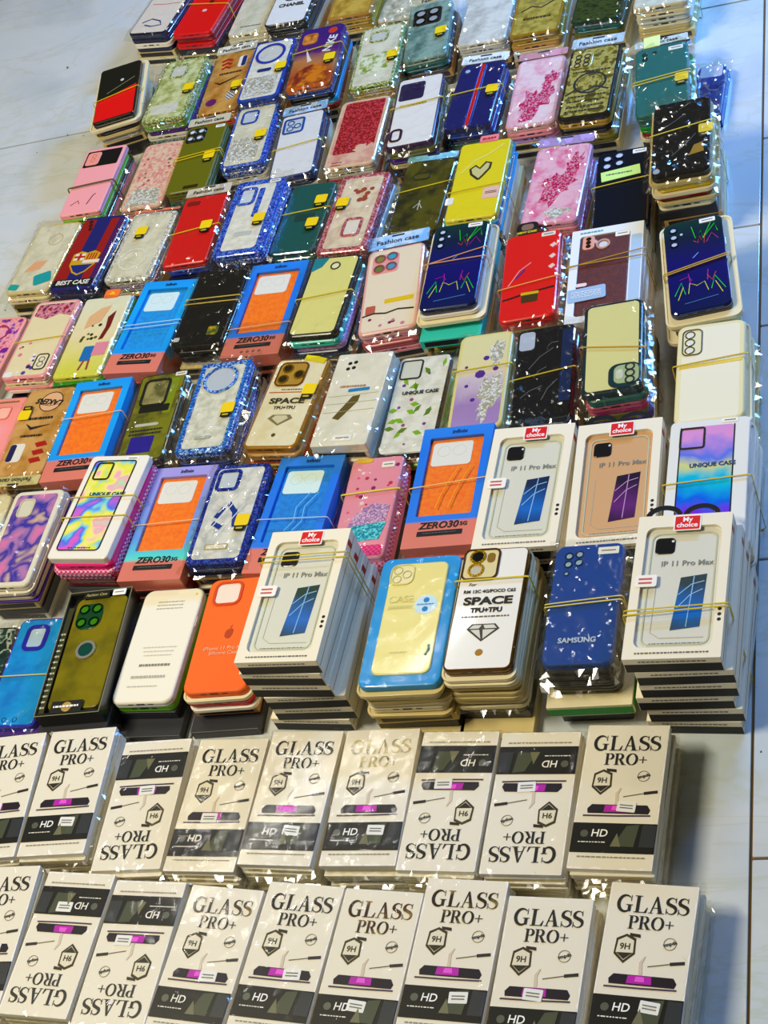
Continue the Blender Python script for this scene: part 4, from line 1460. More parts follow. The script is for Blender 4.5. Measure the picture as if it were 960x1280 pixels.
s = stack('C9', 'pink glitter case beside yellow heart case', 'pink phone case with liquid glitter in a puffed clear bag', 'pink soft-hotpink lilac')
framed(s, plain('E8A8C8', .15, .7), mottle([(.35, 'F080A8'), (.55, 'F4C4D4')], .6, .2, .6), .4)
drift(s, 'glitter_drift', .0, -.1, .5, .38, GL_PINK, .7)
drift(s, 'glitter_drift', .5, .4, .25, .35, GL_PINK, .3)
drift(s, 'white_drift', .2, -.75, .4, .12, GL_CLEAR)
header(s, '', 'B8A0D0', size=.8, h=1.8)
sleeve(s, .6, .22, 1.9, 1.2)

s = stack('C10', 'dark case with lime note', 'black blue phone case with four lenses and a lime paper note', 'navy sleeve-charcoal blue')
body(s, plain('0A1220', .15, .9))
for a, b in ((-.58, .80), (-.14, .84), (-.58, .60), (-.12, .64)):
    lens(s, a, b, .68, None, '3A4A6A', 'C8D0DC')
sticker(s, .62, .88, 1.9, .8)
plate(s, 'lime_note', -.05, .36, 5.4, 2.0, plain('CDEB90', .5), .05, .05, 6)
fine_print(s, -.1, .36, 3.6, .3, GREYINK, 1, s.t + .12)
band(s, .05, .14)

s = stack('C11', 'glossy black bagged case', 'glossy black phone case in a bag with gold print, tall pile', 'tray-sand sleeve-yellow tray-cream sleeve-red tray-sand cream')
body(s, plain('08080C', .12, .9))
poly(s, 'gold_print', [(.3, -.55), (.8, -.5), (.75, -.25), (.45, -.3)], plain('A8823A', .3, .3))
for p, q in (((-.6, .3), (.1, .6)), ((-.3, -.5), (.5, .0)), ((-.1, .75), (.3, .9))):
    stroke(s, 'crease_glint', [p, ((p[0] + q[0]) / 2 + .05, (p[1] + q[1]) / 2), q], .10, plain('6A6A72', .2, .6))  # glints of the bag creases, painted as grey strokes
plate(s, 'camera', -.8, -.85, .9, .9, plain('B8BCC8', .2, .6), .4, .05)
band(s, .1, .28)
pricetag(s, .85, .1, z=s.t + .1)
sleeve(s, .7, .24, .9, 1.6)

# ---- row D
s = stack('D1', 'cream case with teal tape', 'cream phone case in a bag closed with teal tape by bare floor', 'cream sleeve-olive')
framed(s, plain('D8CCA0', .2, .6), CLEARP, .5)
cring(s, 'camera_rim', .15, .5, 1.3, .12, plain('C8B888', .3), .05)
plate(s, 'tape', .45, -.62, 3.0, 2.4, plain('14A8B0', .35), .4, .10, 20)
plate(s, 'tape', -.7, -.82, 1.8, 1.2, plain('28B0A8', .35), .3, .10, -10)
poly(s, 'peach_print', [(-.6, -.4), (.1, -.35), (.3, -.1), (-.3, -.12)], plain('E8B490', .4))
sleeve(s, .6, .10, .6, .9)

s = stack('D2', 'red and blue striped crest case', 'dark red and blue striped phone case with football crest', 'navy black darkred')
body(s, plain('1A1E7A', .2, .6), .7)
for u0, u1 in ((-.95, -.38), (.30, .68)):
    plate(s, 'stripe', (u0 + u1) / 2, .05, (u1 - u0) * s.w / 2, s.l * .86, plain('A81424', .25, .5), .05, .01)
stroke(s, 'stripe_edge', [(.82, .9), (.82, -.8)], .5, plain('5A1460', .25, .5))
crest = poly(s, 'crest', [(-.62, -.06), (-.3, .02), (0, -.03), (.3, .02), (.62, -.06), (.58, -.36), (.3, -.56), (0, -.64), (-.3, -.56), (-.58, -.36)], plain('D8B02A', .3))
plate(s, 'crest_quarter', -.28, -.14, 1.9, 1.5, plain('F0E8E0', .3), .1, .05, 0, crest)
plate(s, 'crest_cross', -.28, -.14, .45, 1.5, plain('C81A1A', .3), .02, .06, 0, crest)
plate(s, 'crest_cross', -.28, -.14, 1.9, .4, plain('C81A1A', .3), .02, .06, 0, crest)
for j in range(4):
    plate(s, 'crest_bar', .10 + j * .12, -.14, .22, 1.5, plain('C81A1A', .3), .02, .05, 0, crest)
poly(s, 'crest_field', [(-.5, -.36), (.5, -.36), (.26, -.53), (0, -.6), (-.26, -.53)], plain('1A2A8A', .3), .05, crest)
plate(s, 'crest_name', .35, -.28, 3.0, .7, plain('F0E8E0', .3), .05, .07, 0, crest)
plate(s, 'foot_band', 0, -.84, s.w * .9, 1.6, plain('0A0A1A', .25, .4), .3, .03)
text(s, 'BEST CASE', .0, -.84, 1.25, INKW, bold=.03, shear=.1)
for j in range(3):
    lens(s, -.6 + .06 * j, .84 - j * .1, .35, None, 'darkred', '1A1A2A')
sleeve(s, .3, .05, .4, .9)

s = stack('D3', 'clear silver-flecked bag', 'clear phone case with silver flecks in crumpled bag beside a red case', 'soft-lilac clear')
framed(s, GL_CLEAR, CLEARP, .8)
cring(s, 'camera_rim', -.1, -.4, 2.4, .3, plain('E8E8DC', .2, .5), .08)
pricetag(s, -.2, .4)
header(s, '', 'E88A6A', size=.8, h=.5)
sleeve(s, .8, .34, 1.0, 1.2)

s = stack('D4', 'flat red case under header', 'flat red phone case with orange tag under a printed header', 'blue navy navy')
body(s, plain('E01828', .3, .4), .6)
plate(s, 'camera', -.5, .8, 2.2, 1.0, plain('8A0A1A', .3), .3, .03)
pricetag(s, .5, .05)
band(s, -.1, .05)
header(s, 'Fashion case', 'C8BEA8', size=1.05, h=2.2)
sleeve(s, .4, .14, 2.2, 1.2)

s = stack('D5', 'blue glitter framed case', 'clear phone case with thick royal blue glitter frame in crumpled bag', 'soft-blue sleeve-navy soft-navy blue')
framed(s, GL_BLUE, PALE, 1.25)
cam_hole(s, -.35, .55, 3.0, 4.0, GL_BLUE, plain('D4DCE4', .2, .5), .8, .5)
plate(s, 'strap_print', .2, .35, .9, 6.5, GL_BLUE, .3, .06)
plate(s, 'name_plate', .0, -.45, 3.0, 1.0, plain('C8CCC8', .3), .3, .05)
sticker(s, .6, .9, 1.8, .7)
pricetag(s, .5, -.1)
sleeve(s, .6, .24, .8, 1.5)

s = stack('D6', 'dark teal case', 'dark teal phone case with yellow band beside a rose glitter case', 'teal sleeve-blue')
body(s, plain('045C58', .25, .6))
plate(s, 'camera', .1, .0, 3.4, 1.6, plain('03443E', .3, .5), .4, .04)
pricetag(s, .55, -.2)
pricetag(s, .60, .45)
band(s, .1, .22)
sleeve(s, .5, .16, .6, 1.1)

s = stack('D7', 'rose glitter framed case', 'clear phone case with a rose red glitter frame and figure print', 'soft-rose clear sleeve-sand soft-rose')
framed(s, GL_ROSE, mottle([(.35, 'D8C0A8'), (.6, 'EADCC4')], .6, .2, .6), .95)
plate(s, 'name_plate', .25, .82, 2.6, .6, plain('E8C8B8', .3), .2, .05)
for j in range(9):
    disc(s, 'figure_print', s.rnd.uniform(-.4, .5), s.rnd.uniform(.25, .6), s.rnd.uniform(.3, .6), plain('A8503A', .35), .02, None, 7)
cam_hole(s, .15, -.40, 3.0, 4.0, GL_ROSE, plain('EAE0D4', .2, .5), .8, .45)
pricetag(s, -.55, .25)
sleeve(s, .7, .28, .8, 1.5, foot=1.2)

s = stack('D8', 'dark olive smoke case', 'smoky dark olive phone case with a pale blue hanger strip', 'olive sleeve-olive')
body(s, mottle([(.35, '2A2A0E'), (.6, '5E5A20')], .4, .15, .9))
cam_hole(s, -.2, .55, 2.6, 1.6, plain('3A3816', .2, .6), plain('5A5628', .2, .5), .6, .2)
stroke(s, 'star_print', [(-.2, -.35), (.0, -.22), (.15, -.38)], .16, plain('C8C8B8', .3))
stroke(s, 'star_print', [(.0, -.15), (.0, -.42)], .14, plain('C8C8B8', .3))
band(s, .1, .3)
header(s, '', '9AD4F0', size=1, h=1.3)
sleeve(s, .5, .18, 1.4, 1.0)

# ---- row E
s = stack('E1', 'pink violet floral case', 'pink phone case with violet flowers, half hidden at pile edge', 'pink')
framed(s, plain('F0A8A8', .25, .4), mottle([(.35, 'C82A6A'), (.5, 'F0B0B0'), (.62, '7A2A9A')], .7, .3, .4), .5)
cring(s, 'camera_rim', .1, .55, 1.6, .25, plain('A83A5A', .3), .08)

s = stack('E2', 'pink-framed floral card case', 'pink framed phone case with cream back and violet flower print', 'cream card-pink tray-white navy')
framed(s, plain('F2A8B0', .3, .3), plain('EFE4C4', .3, .4), .5)
poly(s, 'flower_field', [(-.8, .9), (.85, .9), (.85, .55), (.3, .62), (-.2, .5), (-.8, .6)], mottle([(.38, 'A8184A'), (.5, 'F0A8B8'), (.62, '7A1A5A')], .9))
for j in range(14):
    disc(s, 'flower_print', s.rnd.uniform(-.8, .2), s.rnd.uniform(-.9, -.1), s.rnd.uniform(.2, .45),
         plain(['5A4AA8', 'E88AA0', 'F0F0F4', '1A2A6A'][j % 4], .35), .02, None, 6)
cam_hole(s, .5, -.62, 2.2, 3.2, plain('1A1410', .3), plain('F0E8D0', .3), .6, .18)
for v in (-.56, -.68):
    cring(s, 'lens_mark', .5, v, .55, .14, plain('1A1410', .3), .06)
plate(s, 'corner_label', -.7, -.9, 1.6, 1.0, plain('F0F0F4', .4), .1, .04)
band(s, -.1, .0)
sleeve(s, .25, .05, .3, .8)

s = stack('E3', 'yellow girl-print case', 'pale yellow phone case with red shoe and plant print on green', 'card-green lime lime card-lime')
body(s, gradient([(0, 'D8DC50'), (.3, 'E4E08A'), (.6, 'F0E4C0'), (1, 'EAEAD4')], s.l, .3, .4, wob=3), .6)
poly(s, 'shoe_print', [(.35, .45), (.6, .6), (.62, .2), (.5, -.1), (.32, -.12), (.42, .2)], plain('7A1A1A', .35))
for j in range(10):
    disc(s, 'leaf_print', s.rnd.uniform(-.5, .3), s.rnd.uniform(-.2, .35), s.rnd.uniform(.2, .4), plain(['2A2A14', '6A5A2A'][j % 2], .35), .02, None, 6)
poly(s, 'skin_print', [(-.5, .2), (.1, .35), (.3, .75), (-.1, .7), (-.5, .5)], plain('EAC098', .35))
plate(s, 'bag_print', .1, -.45, 1.8, 3.0, plain('2A7AC8', .35), .3, .03)
plate(s, 'pink_note', .58, -.35, 2.2, 2.6, plain('E89AB0', .35), .1, .04)
fine_print(s, .58, -.28, 1.8, .3, plain('3A2A5A', .4), 4)
stroke(s, 'leg_print', [(.1, -.6), (.0, -.85)], .3, plain('A84A4A', .35))
stroke(s, 'leg_print', [(.3, -.6), (.35, -.85)], .3, plain('A84A4A', .35))
lb = plate(s, 'orange_label', .1, 1.06, 2.6, 1.8, plain('F08050', .4), .4, .06)
poly(s, 'label_mark', [(-.05, 1.03), (.1, 1.12), (.25, 1.03)], plain('F0C030', .4), .08, lb)
sleeve(s, .4, .12, 1.4, 1.0)

s = stack('E4', 'blue boxed case beside floral piles', 'blue and salmon window box showing a sky blue case, beside floral cases', 'carton-salmon', t=1.9, name='window_box', cat='box')
zero_box(s, '2AA0E8', '1E8AD0', ZERO_CYAN, 'D8ECF0')
band(s, .0, .08, 'B8D8E8', .12)
band(s, -.08, .0, 'B8D8E8', .12)

s = stack('E5', 'glossy black case with gold chip', 'glossy black phone case with small gold chip in clear bag', 'black sleeve-charcoal silver')
body(s, plain('0A0A08', .12, .9))
plate(s, 'gold_chip', .5, -.62, 1.7, 1.7, mottle([(.4, '3A5A2A'), (.6, 'C8A83A')], .9), .3, .05)
plate(s, 'corner_badge', -.82, -.8, .9, .8, plain('C8C8C4', .3), .2, .05)
plate(s, 'camera', .0, .15, .7, .7, plain('3A3A40', .2, .8), .3, .05)
band(s, .1, .12, 'C8B060')
band(s, .22, .25, 'C8B060')
sleeve(s, .5, .22, .7, 1.2)

s = stack('E6', 'orange boxed case beside glossy black case', 'blue window box with an orange case, its foot under a clear bag', 'carton-salmon', t=1.9, name='window_box', cat='box')
zero_box(s, 'FF8C12', 'F07408', ZERO_BLUE)
band(s, -.42, -.36, 'E8B080', .12)
for j in range(4):
    disc(s, 'icon', -.3 + j * .2, -.9, .32, plain('8A5A4A', .4), .02, None, 4)
film(s.root, s.w, s.l * .35, s.t, .3, .14, .2, .6, 77, FILM, 16, 14).location.y = -s.l * .33 * U

s = stack('E7', 'cream dark-framed case on aqua', 'cream phone case with dark rim over aqua and purple cases', 'aqua soft-lilac navy sleeve-teal')
framed(s, plain('141E1C', .2, .6), plain('E6E09A', .25, .5), .5)
cam_hole(s, .05, .72, 1.5, 1.5, plain('1A1A14', .3), plain('EDEAC8', .3), .74, .16)
poly(s, 'hanger', [(-.9, .6), (-.9, .95), (-.3, .95), (-.5, .72)], plain('1A8A98', .4))
band(s, -.1, .05)
sleeve(s, .5, .14, .7, 1.4)

s = stack('E8', 'pinkish card case under pale blue header', 'cream pink phone case with four big lenses under a blue header', 'pink sleeve-rose pink')
framed(s, plain('F0B8B4', .25, .5), plain('F2E4CE', .25, .5), .45)
i = island(s, -.32, .62, 3.9, 3.9, plain('F0B0B0', .25, .5), .6, .08)
for (a, b), c in zip(((-.52, .74), (-.10, .76), (-.52, .50), (-.10, .52)), ('8A9A58', '58B4D8', '7A8A50', '68A8D0')):
    lens(s, a, b, .82, i, 'E89AA0', c, s.t + .06)
plate(s, 'yellow_print', .3, -.3, 4.2, .9, plain('E8C850', .4), .2, .02)
plate(s, 'brown_print', -.65, -.45, 1.4, 1.6, plain('C86A5A', .35), .2, .03)
stroke(s, 'lace_print', [(-.9, -.58), (-.5, -.54), (-.1, -.58), (.3, -.53), (.85, -.57)], .28, INK)
for j in range(9):
    disc(s, 'petal_print', s.rnd.uniform(-.8, .7), s.rnd.uniform(-.88, -.66), s.rnd.uniform(.15, .4), plain(['8A1A4A', 'D88AA0', 'F4E8E0'][j % 3], .35), .02, None, 6)
header(s, 'Fashion case', 'DCE8F2', '8AB8E4', 1.25, 2.7, wf=1.10)
sleeve(s, .4, .06, 2.7, 1.2)


def laser(s):
    """dark case with a spray of coloured laser lines"""
    body(s, gradient([(0, '0A1A4A'), (.3, '0E1260'), (.55, '141464'), (.8, '102038'), (1, '0E3A34')], s.l, .10, 1.0))
    cam_v(s, -.66, .66, 3, .52, 1.35, '2A3A5A', 'C4CCD8')
    disc(s, 'flash', -.40, .70, .2, plain('C8D0DC', .2, .5), .04, None, 10)
    G, Rr, Y, Pp = plain('3ADA3A', .3), plain('E0503A', .3), plain('D8D840', .3), plain('B0189A', .3)
    for col, pts in ((G, [(-.05, .82), (.05, .55), (.25, .70), (.30, .52), (.60, .84)]), (G, [(.30, .52), (.72, .80), (.80, .62)]),
                     (Rr, [(-.02, .50), (.12, .44), (.18, .58), (.32, .40), (.36, .62)]), (Pp, [(.4, .42), (.6, .6), (.8, .45)]),
                     (G, [(-.8, -.62), (-.55, -.36), (-.45, -.62)]), (Y, [(-.35, -.62), (-.28, -.40), (-.05, -.48), (.2, -.42), (.3, -.62)]),
                     (G, [(.4, -.6), (.55, -.34), (.85, -.64)]), (Pp, [(-.6, -.30), (-.3, -.26), (-.2, -.36)]), (Rr, [(.3, -.28), (.45, -.42), (.6, -.26)]),
                     (Pp, [(-.3, -.2), (-.25, -.44)]), (Pp, [(.35, -.18), (.3, -.40)]), (Y, [(-.7, -.72), (-.5, -.46)]), (Y, [(.75, -.72), (.55, -.46)])):
        stroke(s, 'laser_line', pts, .085, col)
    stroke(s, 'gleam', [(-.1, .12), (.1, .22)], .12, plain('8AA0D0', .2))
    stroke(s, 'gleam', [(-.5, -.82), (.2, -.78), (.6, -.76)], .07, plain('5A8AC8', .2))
    sticker(s, .50, .90, 2.0, .75)


s = stack('E9', 'laser-line case on aqua box', 'dark blue phone case with laser line print on an aqua box', 'tray-white bigtray-cream cream base-aqua carton-olive')
laser(s)
band(s, .05, .30, 'E0A870', .13)
band(s, .06, .08, 'E0A870', .13)

s = stack('E10', 'bright red case with black tag', 'bright red phone case with black hanging tag and white icons', 'sleeve-red sleeve-olive red sleeve-gold')
body(s, plain('F01A0C', .3, .4))
for j, v in enumerate((.62, .36, .12)):
    poly(s, 'icon', [(.62, v), (.78, v + .06), (.88, v), (.74, v - .06)], plain('F4D8D0', .4))
stroke(s, 'spark_print', [(-.75, -.2), (-.4, .12), (.0, .28)], .1, plain('F0C8C8', .3))
stroke(s, 'spark_print', [(-.5, -.05), (-.2, .14)], .25, plain('5A2A9A', .3))
stroke(s, 'belt_print', [(-.9, -.52), (0, -.42), (.9, -.36)], .3, plain('3A0A0A', .3))
plate(s, 'belt_badge', .05, -.52, 2.2, 1.9, plain('4A3A14', .3), .2, .05)
plate(s, 'belt_badge_top', .05, -.44, 2.4, .5, plain('E0C020', .3), .1, .07)
sticker(s, .55, .90, 1.9, .75)
tg = plate(s, 'hang_tag', -.25, 1.12, 3.0, 2.6, plain('181414', .35), .8, .05, z=s.t - .1)
plate(s, 'tag_face', -.25, 1.16, 1.7, 1.2, plain('8A6A5A', .4), .5, .07, 0, tg, z=s.t - .1)
text(s, 'NEW CASE', -.25, 1.03, .55, plain('D8C820', .4), bold=.03, parent=tg, z=s.t + .05)
band(s, -.28, -.15, 'F0A060')
sleeve(s, .5, .08, .6, 1.2, foot=.9)

s = stack('E11', 'brown leather case in white box', 'brown leather phone case in a white window box', 'carton-white carton-white', t=1.4, name='window_box', cat='box')
obj('box_body', *frame_box_vf(s.w, s.l, s.t, s.w * .70, s.l * .86, -.3, -.1, .5, .4), plain('E8EAE6', .42), s.root)
s.t -= .1
obj('leather_case', *slab_vf(s.w * .69, s.l * .855, s.t - .5, s.t, .7, .12, 5, -.3, -.1), leather('6A2A0C', '4A1A06'), s.root)
i = island(s, -.52, .70, 1.6, 2.6, plain('E8A890', .3, .4), .5, .08)
for v in (.78, .70, .62):
    disc(s, 'lens', -.52, v, .36, plain('2A1A14', .15, .8), .04, i, 14, s.t + .07)
cring(s, 'finger_ring', -.10, .62, .95, .28, plain('E0B0A0', .25, .3, .3), .16)
disc(s, 'ring_centre', -.10, .62, .62, plain('D8D4D0', .3, .4), .05)
stroke(s, 'ring_link', [(-.36, .74), (-.26, .66)], .45, plain('E0B0A0', .3))
sticker(s, .42, .80, 1.9, .95)
s.t += .1
plate(s, 'side_panel', .82, .0, 1.4, s.l * .72, plain('B8CCDC', .3, .4), .3, .02)
pl = plate(s, 'info_panel', -.45, -.42, 5.0, 2.4, plain('A8C0D8', .35, .3), .3, .05, 4)
for j in range(4):
    fine_print(s, -.45, -.37 - j * .035, 4.0, .18, INKW, 1, s.t + .12)
plate(s, 'small_tab', -.62, -.22, 1.5, .6, plain('EDD8D0', .35), .25, .05)
fine_print(s, -.45, .92, 3, .35, plain('5A9AA8', .4))
band(s, .18, .36, 'C89A40', .12)
band(s, .2, .22, 'C89A40', .12)

s = stack('E12', 'laser-line case in cream tray', 'dark blue phone case with laser line print in a cream tray', 'bigtray-cream bigtray-cream tray-sand navy bigtray-cream navy tray-cream cream', t=.9)
laser(s)
band(s, -.12, .06, 'C8A038')
band(s, -.16, .02, 'C8A038')

# ---- row F
s = stack('F0', 'plain pink case', 'plain pink phone case at the pile edge beside a basketball print case', 'pink')
body(s, plain('F2A0A0', .35, .3))
cam_hole(s, .1, .6, 2.6, 2.6, plain('E89090', .3), plain('F4C0B8', .3))
fine_print(s, .1, .88, 4, .5, plain('8A7A3A', .4))

s = stack('F1', 'tan basketball-print case', 'tan phone case with basketball and shoe prints, print upside down', 'orange tan', flip=True)
body(s, mottle([(.35, 'C08A4A'), (.6, 'DCB078')], .4, .25, .5))
ball = disc(s, 'ball_badge', -.15, -.66, 1.9, plain('EDBE9A', .35), .03)
text(s, 'LAKERS', -.1, -.66, 1.35, INK, bold=.05, shear=.2, rot=-10)
cring(s, 'ball_ring', -.15, -.66, 1.9, .12, INK, .05)
stroke(s, 'ball_seam', [(-.6, -.6), (-.15, -.56), (.3, -.62)], .1, INK)
fine_print(s, .0, -.28, 4.0, .7, INK)
stroke(s, 'tick_print', [(.5, -.16), (.25, -.05), (-.5, -.12)], [.1, .55, .06], INK)
fine_print(s, .1, .12, 3.6, .6, INK)
plate(s, 'white_badge', .45, .5, 2.4, 3.4, plain('F0ECE8', .35), .5, .03)
plate(s, 'badge_blue', .62, .5, 1.0, 3.2, plain('1A1E5A', .35), .4, .05)
for j in range(3):
    poly(s, 'red_badge', [(-.75, .72 - j * .18), (-.35, .76 - j * .18), (-.2, .66 - j * .18), (-.6, .62 - j * .18)], plain('B81818', .35))
pricetag(s, .7, -.35)
header(s, 'Fashion case', 'C8BC88', size=1.05, h=1.8)
sleeve(s, .3, .08, 1.9, .9)

s = stack('F2', 'orange boxed case beside olive gadget pack', 'blue window box with orange case, beside basketball print case', 'carton-salmon', t=1.9, name='window_box', cat='box')
zero_box(s, 'FF8C12', 'F07408', ZERO_CYAN)
band(s, .22, .28, 'F0C090', .12)

s = stack('F3', 'olive gadget pack', 'olive smoky phone case with dark square camera and purple block', 'sleeve-charcoal olive')
framed(s, plain('3A3A18', .2, .7), mottle([(.35, '5A5A2A'), (.6, '8A8A3A')], .5, .2, .6), .4)
plate(s, 'side_stripe', .55, .45, 1.2, 6.6, plain('8A9A1A', .3), .2, .02)
cam_hole(s, -.15, .55, 4.2, 5.2, plain('1A1A0A', .25, .5), mottle([(.4, '6A6840'), (.6, 'A8A070')], .5, .2, .6), .9, .4)
plate(s, 'dark_bar', .0, .18, 4.6, 1.3, plain('121208', .3), .2, .04)
plate(s, 'white_bar', -.1, -.18, 3.6, .5, plain('C8C8BC', .4), .2, .05)
for v in (-.30, -.38):
    fine_print(s, -.05, v, 5.0, .5, INK)
plate(s, 'purple_block', -.1, -.62, 3.6, 3.0, plain('2A1E9A', .3, .3), .1, .04)
sticker(s, .72, .93, 1.7, .7)
sleeve(s, .35, .14, .6, 1.0)

s = stack('F4', 'blue beaded frame case', 'clear phone case with beaded sky blue frame and round camera', 'sleeve-navy blue soft-blue')
framed(s, GL_SKY, mottle([(.3, 'C8C8B8'), (.6, 'E8E8DC')], .9, .2, .6), .95)
nb = 26
for j in range(nb):
    v = -.93 + 1.86 * j / (nb - 1)
    for u in (-.88, .88):
        disc(s, 'bead', u, v, .26, plain('3A80E0', .15, .7), .16, None, 7)
cring(s, 'camera_rim', -.05, .58, 2.6, .4, GL_SKY, .2)
disc(s, 'camera_opening', -.05, .58, 2.3, plain('C8D0DC', .15, .6), .04)
plate(s, 'name_plate', -.05, -.68, 2.4, .5, plain('B8BCB8', .3), .2, .04)
pricetag(s, .62, -.1)
sleeve(s, .7, .18, .9, 1.3, foot=1.0)

s = stack('F5', 'gold-edged clear case with yellow corner', 'gold edged clear phone case with black lettering and yellow corner', 'tan orange gold red')
framed(s, plain('B8842C', .2, .5, .3), mottle([(.3, 'E4D8B0'), (.6, 'F0E8CC')], .4, .2, .6), .42)
i = island(s, -.22, .62, 4.2, 4.2, plain('CDA45A', .2, .5, .2), .9, .12)
rring(s, 'island_rim', -.22, .62, 4.3, 4.3, .22, plain('8A5A14', .2, .3, .5), .9, .18, i)
for a, b in ((-.42, .74), (-.46, .50), (.08, .60)):
    lens(s, a, b, .78, i, 'gold', '2A1A10', s.t + .1)
fine_print(s, 0, .28, 3.0, .3, plain('5A4A2A', .4))
stroke(s, 'red_rule', [(-.8, .22), (.75, .22)], .18, plain('C86A3A', .4))
text(s, 'SPACE', .0, .02, 1.3, plain('3A3424', .4), bold=.05, wide=1.4)
text(s, 'TPU+TPU', .0, -.13, .75, plain('4A4230', .4), bold=.02)
poly(s, 'diamond', [(-.32, -.28), (.32, -.28), (.46, -.36), (.0, -.52), (-.46, -.36)], plain('8A8060', .35))
poly(s, 'diamond_facet', [(-.2, -.30), (.2, -.30), (.3, -.36), (.0, -.48), (-.3, -.36)], plain('D8D0B0', .35), .05)
plate(s, 'round_logo', .0, -.72, .6, .6, plain('5A5030', .4), .28, .03)
stroke(s, 'yellow_tape', [(.05, 1.0), (.5, .96), (.85, .9)], .9, plain('E0D010', .35), .1)
pricetag(s, .70, .25)
sleeve(s, .6, .10, .9, 1.3, foot=1.0)

s = stack('F6', 'white boxed case with pen picture', 'white phone case card with four dots and a brown pen picture', 'carton-clear cream carton-sand', t=1.2)
obj('packet_body', *slab_vf(s.w, s.l, 0, s.t, .3, .12, 5), mottle([(.3, 'E0DCCA'), (.6, 'EFEBDC')], .4, .22, .6), s.root)
for a, b in ((-.48, .78), (-.28, .80), (-.50, .66), (-.30, .68)):
    disc(s, 'lens', a, b, .3, plain('16161A', .2, .5), .03, None, 12)
fine_print(s, -.1, .26, 3.6, .5, plain('B88A6A', .4))
plate(s, 'rule', .15, .18, 3.0, .55, plain('3A8AC8', .35), .2, .03, 4)
poly(s, 'pen_picture', [(-.5, -.42), (.0, .04), (.26, .06), (.24, -.08), (-.26, -.46)], plain('6A5A2A', .35))
sticker(s, .1, -.85, 2.6, 1.0)
for v in (.05, -.12, -.3):
    stroke(s, 'fold_line', [(-.9, v), (0, v + .02), (.9, v + .05)], .05, plain('C8C4A8', .4))
sleeve(s, .3, .10, .5, 1.2)

s = stack('F7', 'white floral case', 'white phone case with green leaves and small violet flowers', 'clear lime')
framed(s, plain('1A1A18', .25, .5), mottle([(.4, 'DAD8CC'), (.6, 'EDEBE0')], .7, .25, .5), .16)
for j in range(34):
    u, v = s.rnd.uniform(-.85, .8), s.rnd.uniform(-.92, .9)
    if abs(v - .22) < .12 or (u < .1 and v > .5):
        continue
    if j % 3 == 2:
        disc(s, 'flower_print', u, v, s.rnd.uniform(.22, .34), plain(['7A3AA0', 'A84A8A'][j % 2], .35), .02, None, 6)
    else:
        a = s.rnd.uniform(0, 6.28)
        dx, dy = .20 * math.cos(a), .10 * math.sin(a)
        poly(s, 'leaf_print', [(u - dx, v - dy), (u + dy * .8, v - dx * .25), (u + dx, v + dy), (u - dy * .8, v + dx * .25)],
             plain(['8AB82A', '6A8A2A', 'B8C85A'][j % 3], .35), .02)
text(s, 'UNIQUE CASE', .1, .22, .78, plain('3A3A3A', .4), bold=.03)
cam_hole(s, -.45, .72, 3.0, 3.4, plain('1A1A16', .3), plain('D8D8CC', .2, .5), .5, .2)
sleeve(s, .3, .06, .4, .9)

s = stack('F8', 'purple glitter flower case', 'cream edged phone case with purple and silver glitter flowers', 'cream tray-cream clear tray-white cream')
framed(s, plain('E8DCA0', .2, .6), gradient([(0, 'B8A0D0'), (.35, 'B090C8'), (.6, 'D8C8D8'), (.75, 'EAE0B8'), (1, 'EAE4B8')], s.l, .2, .6, wob=4), .5)
drift(s, 'glitter_drift', .35, -.35, .4, .45, GL_CLEAR, .3)
drift(s, 'glitter_drift', .5, .5, .22, .3, GL_CLEAR)
for u, v, r in ((-.05, .12, .75), (.1, .45, .45), (-.5, -.1, .3), (-.2, -.4, .35), (.5, .2, .4), (-.6, .3, .25)):
    disc(s, 'flower_print', u, v, r, plain('5A2A9A', .35), .04, None, 7)
band(s, .22, .26)
sleeve(s, .3, .05, .4, 1.2)

s = stack('F9', 'black navy case with grey camera', 'glossy black phone case with grey camera window and navy side', 'navy sleeve-navy sleeve-charcoal black')
body(s, plain('0A0C14', .10, 1.0))
plate(s, 'camera_window', -.62, .72, 2.0, 3.2, plain('C0C8D8', .2, .5), .5, .05)
plate(s, 'navy_strip', .76, .1, 1.4, s.l * .78, plain('0E2A5A', .2, .7), .2, .02)
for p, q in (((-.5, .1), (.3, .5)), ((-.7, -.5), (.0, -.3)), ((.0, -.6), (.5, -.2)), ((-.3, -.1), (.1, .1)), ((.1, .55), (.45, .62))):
    stroke(s, 'crease_glint', [p, ((p[0] + q[0]) / 2 - .06, (p[1] + q[1]) / 2 + .03), q], .08, plain('7A7A80', .2, .6))  # grey strokes painted in for glints along the bag creases
band(s, -.12, .0, 'C8B040')
sleeve(s, .5, .22, .8, 1.4, foot=.9)

s = stack('F10', 'cream case in dark teal frame', 'cream phone case in dark teal frame, camera end towards white boxes', 'sleeve-teal rose sleeve-hotpink sleeve-olive purple', flip=True)
framed(s, plain('0A2E38', .2, .7), plain('E8E2A8', .25, .5), .5)
plate(s, 'camera_field', -.42, .68, 3.9, 4.0, plain('123A44', .2, .6), 1.2, .06)
plate(s, 'camera_pad', -.48, .66, 3.0, 3.0, plain('B8C8A0', .2, .6), .8, .10)
for v in (.80, .66, .52):
    cring(s, 'lens_rim', -.6, v, .62, .2, INK, .16)
plate(s, 'flash_slot', -.26, .66, .9, 1.6, plain('D8DCC8', .2, .5), .4, .14)
band(s, .05, -.15, 'C89A28')
sleeve(s, .5, .06, .9, 1.4, foot=.4)

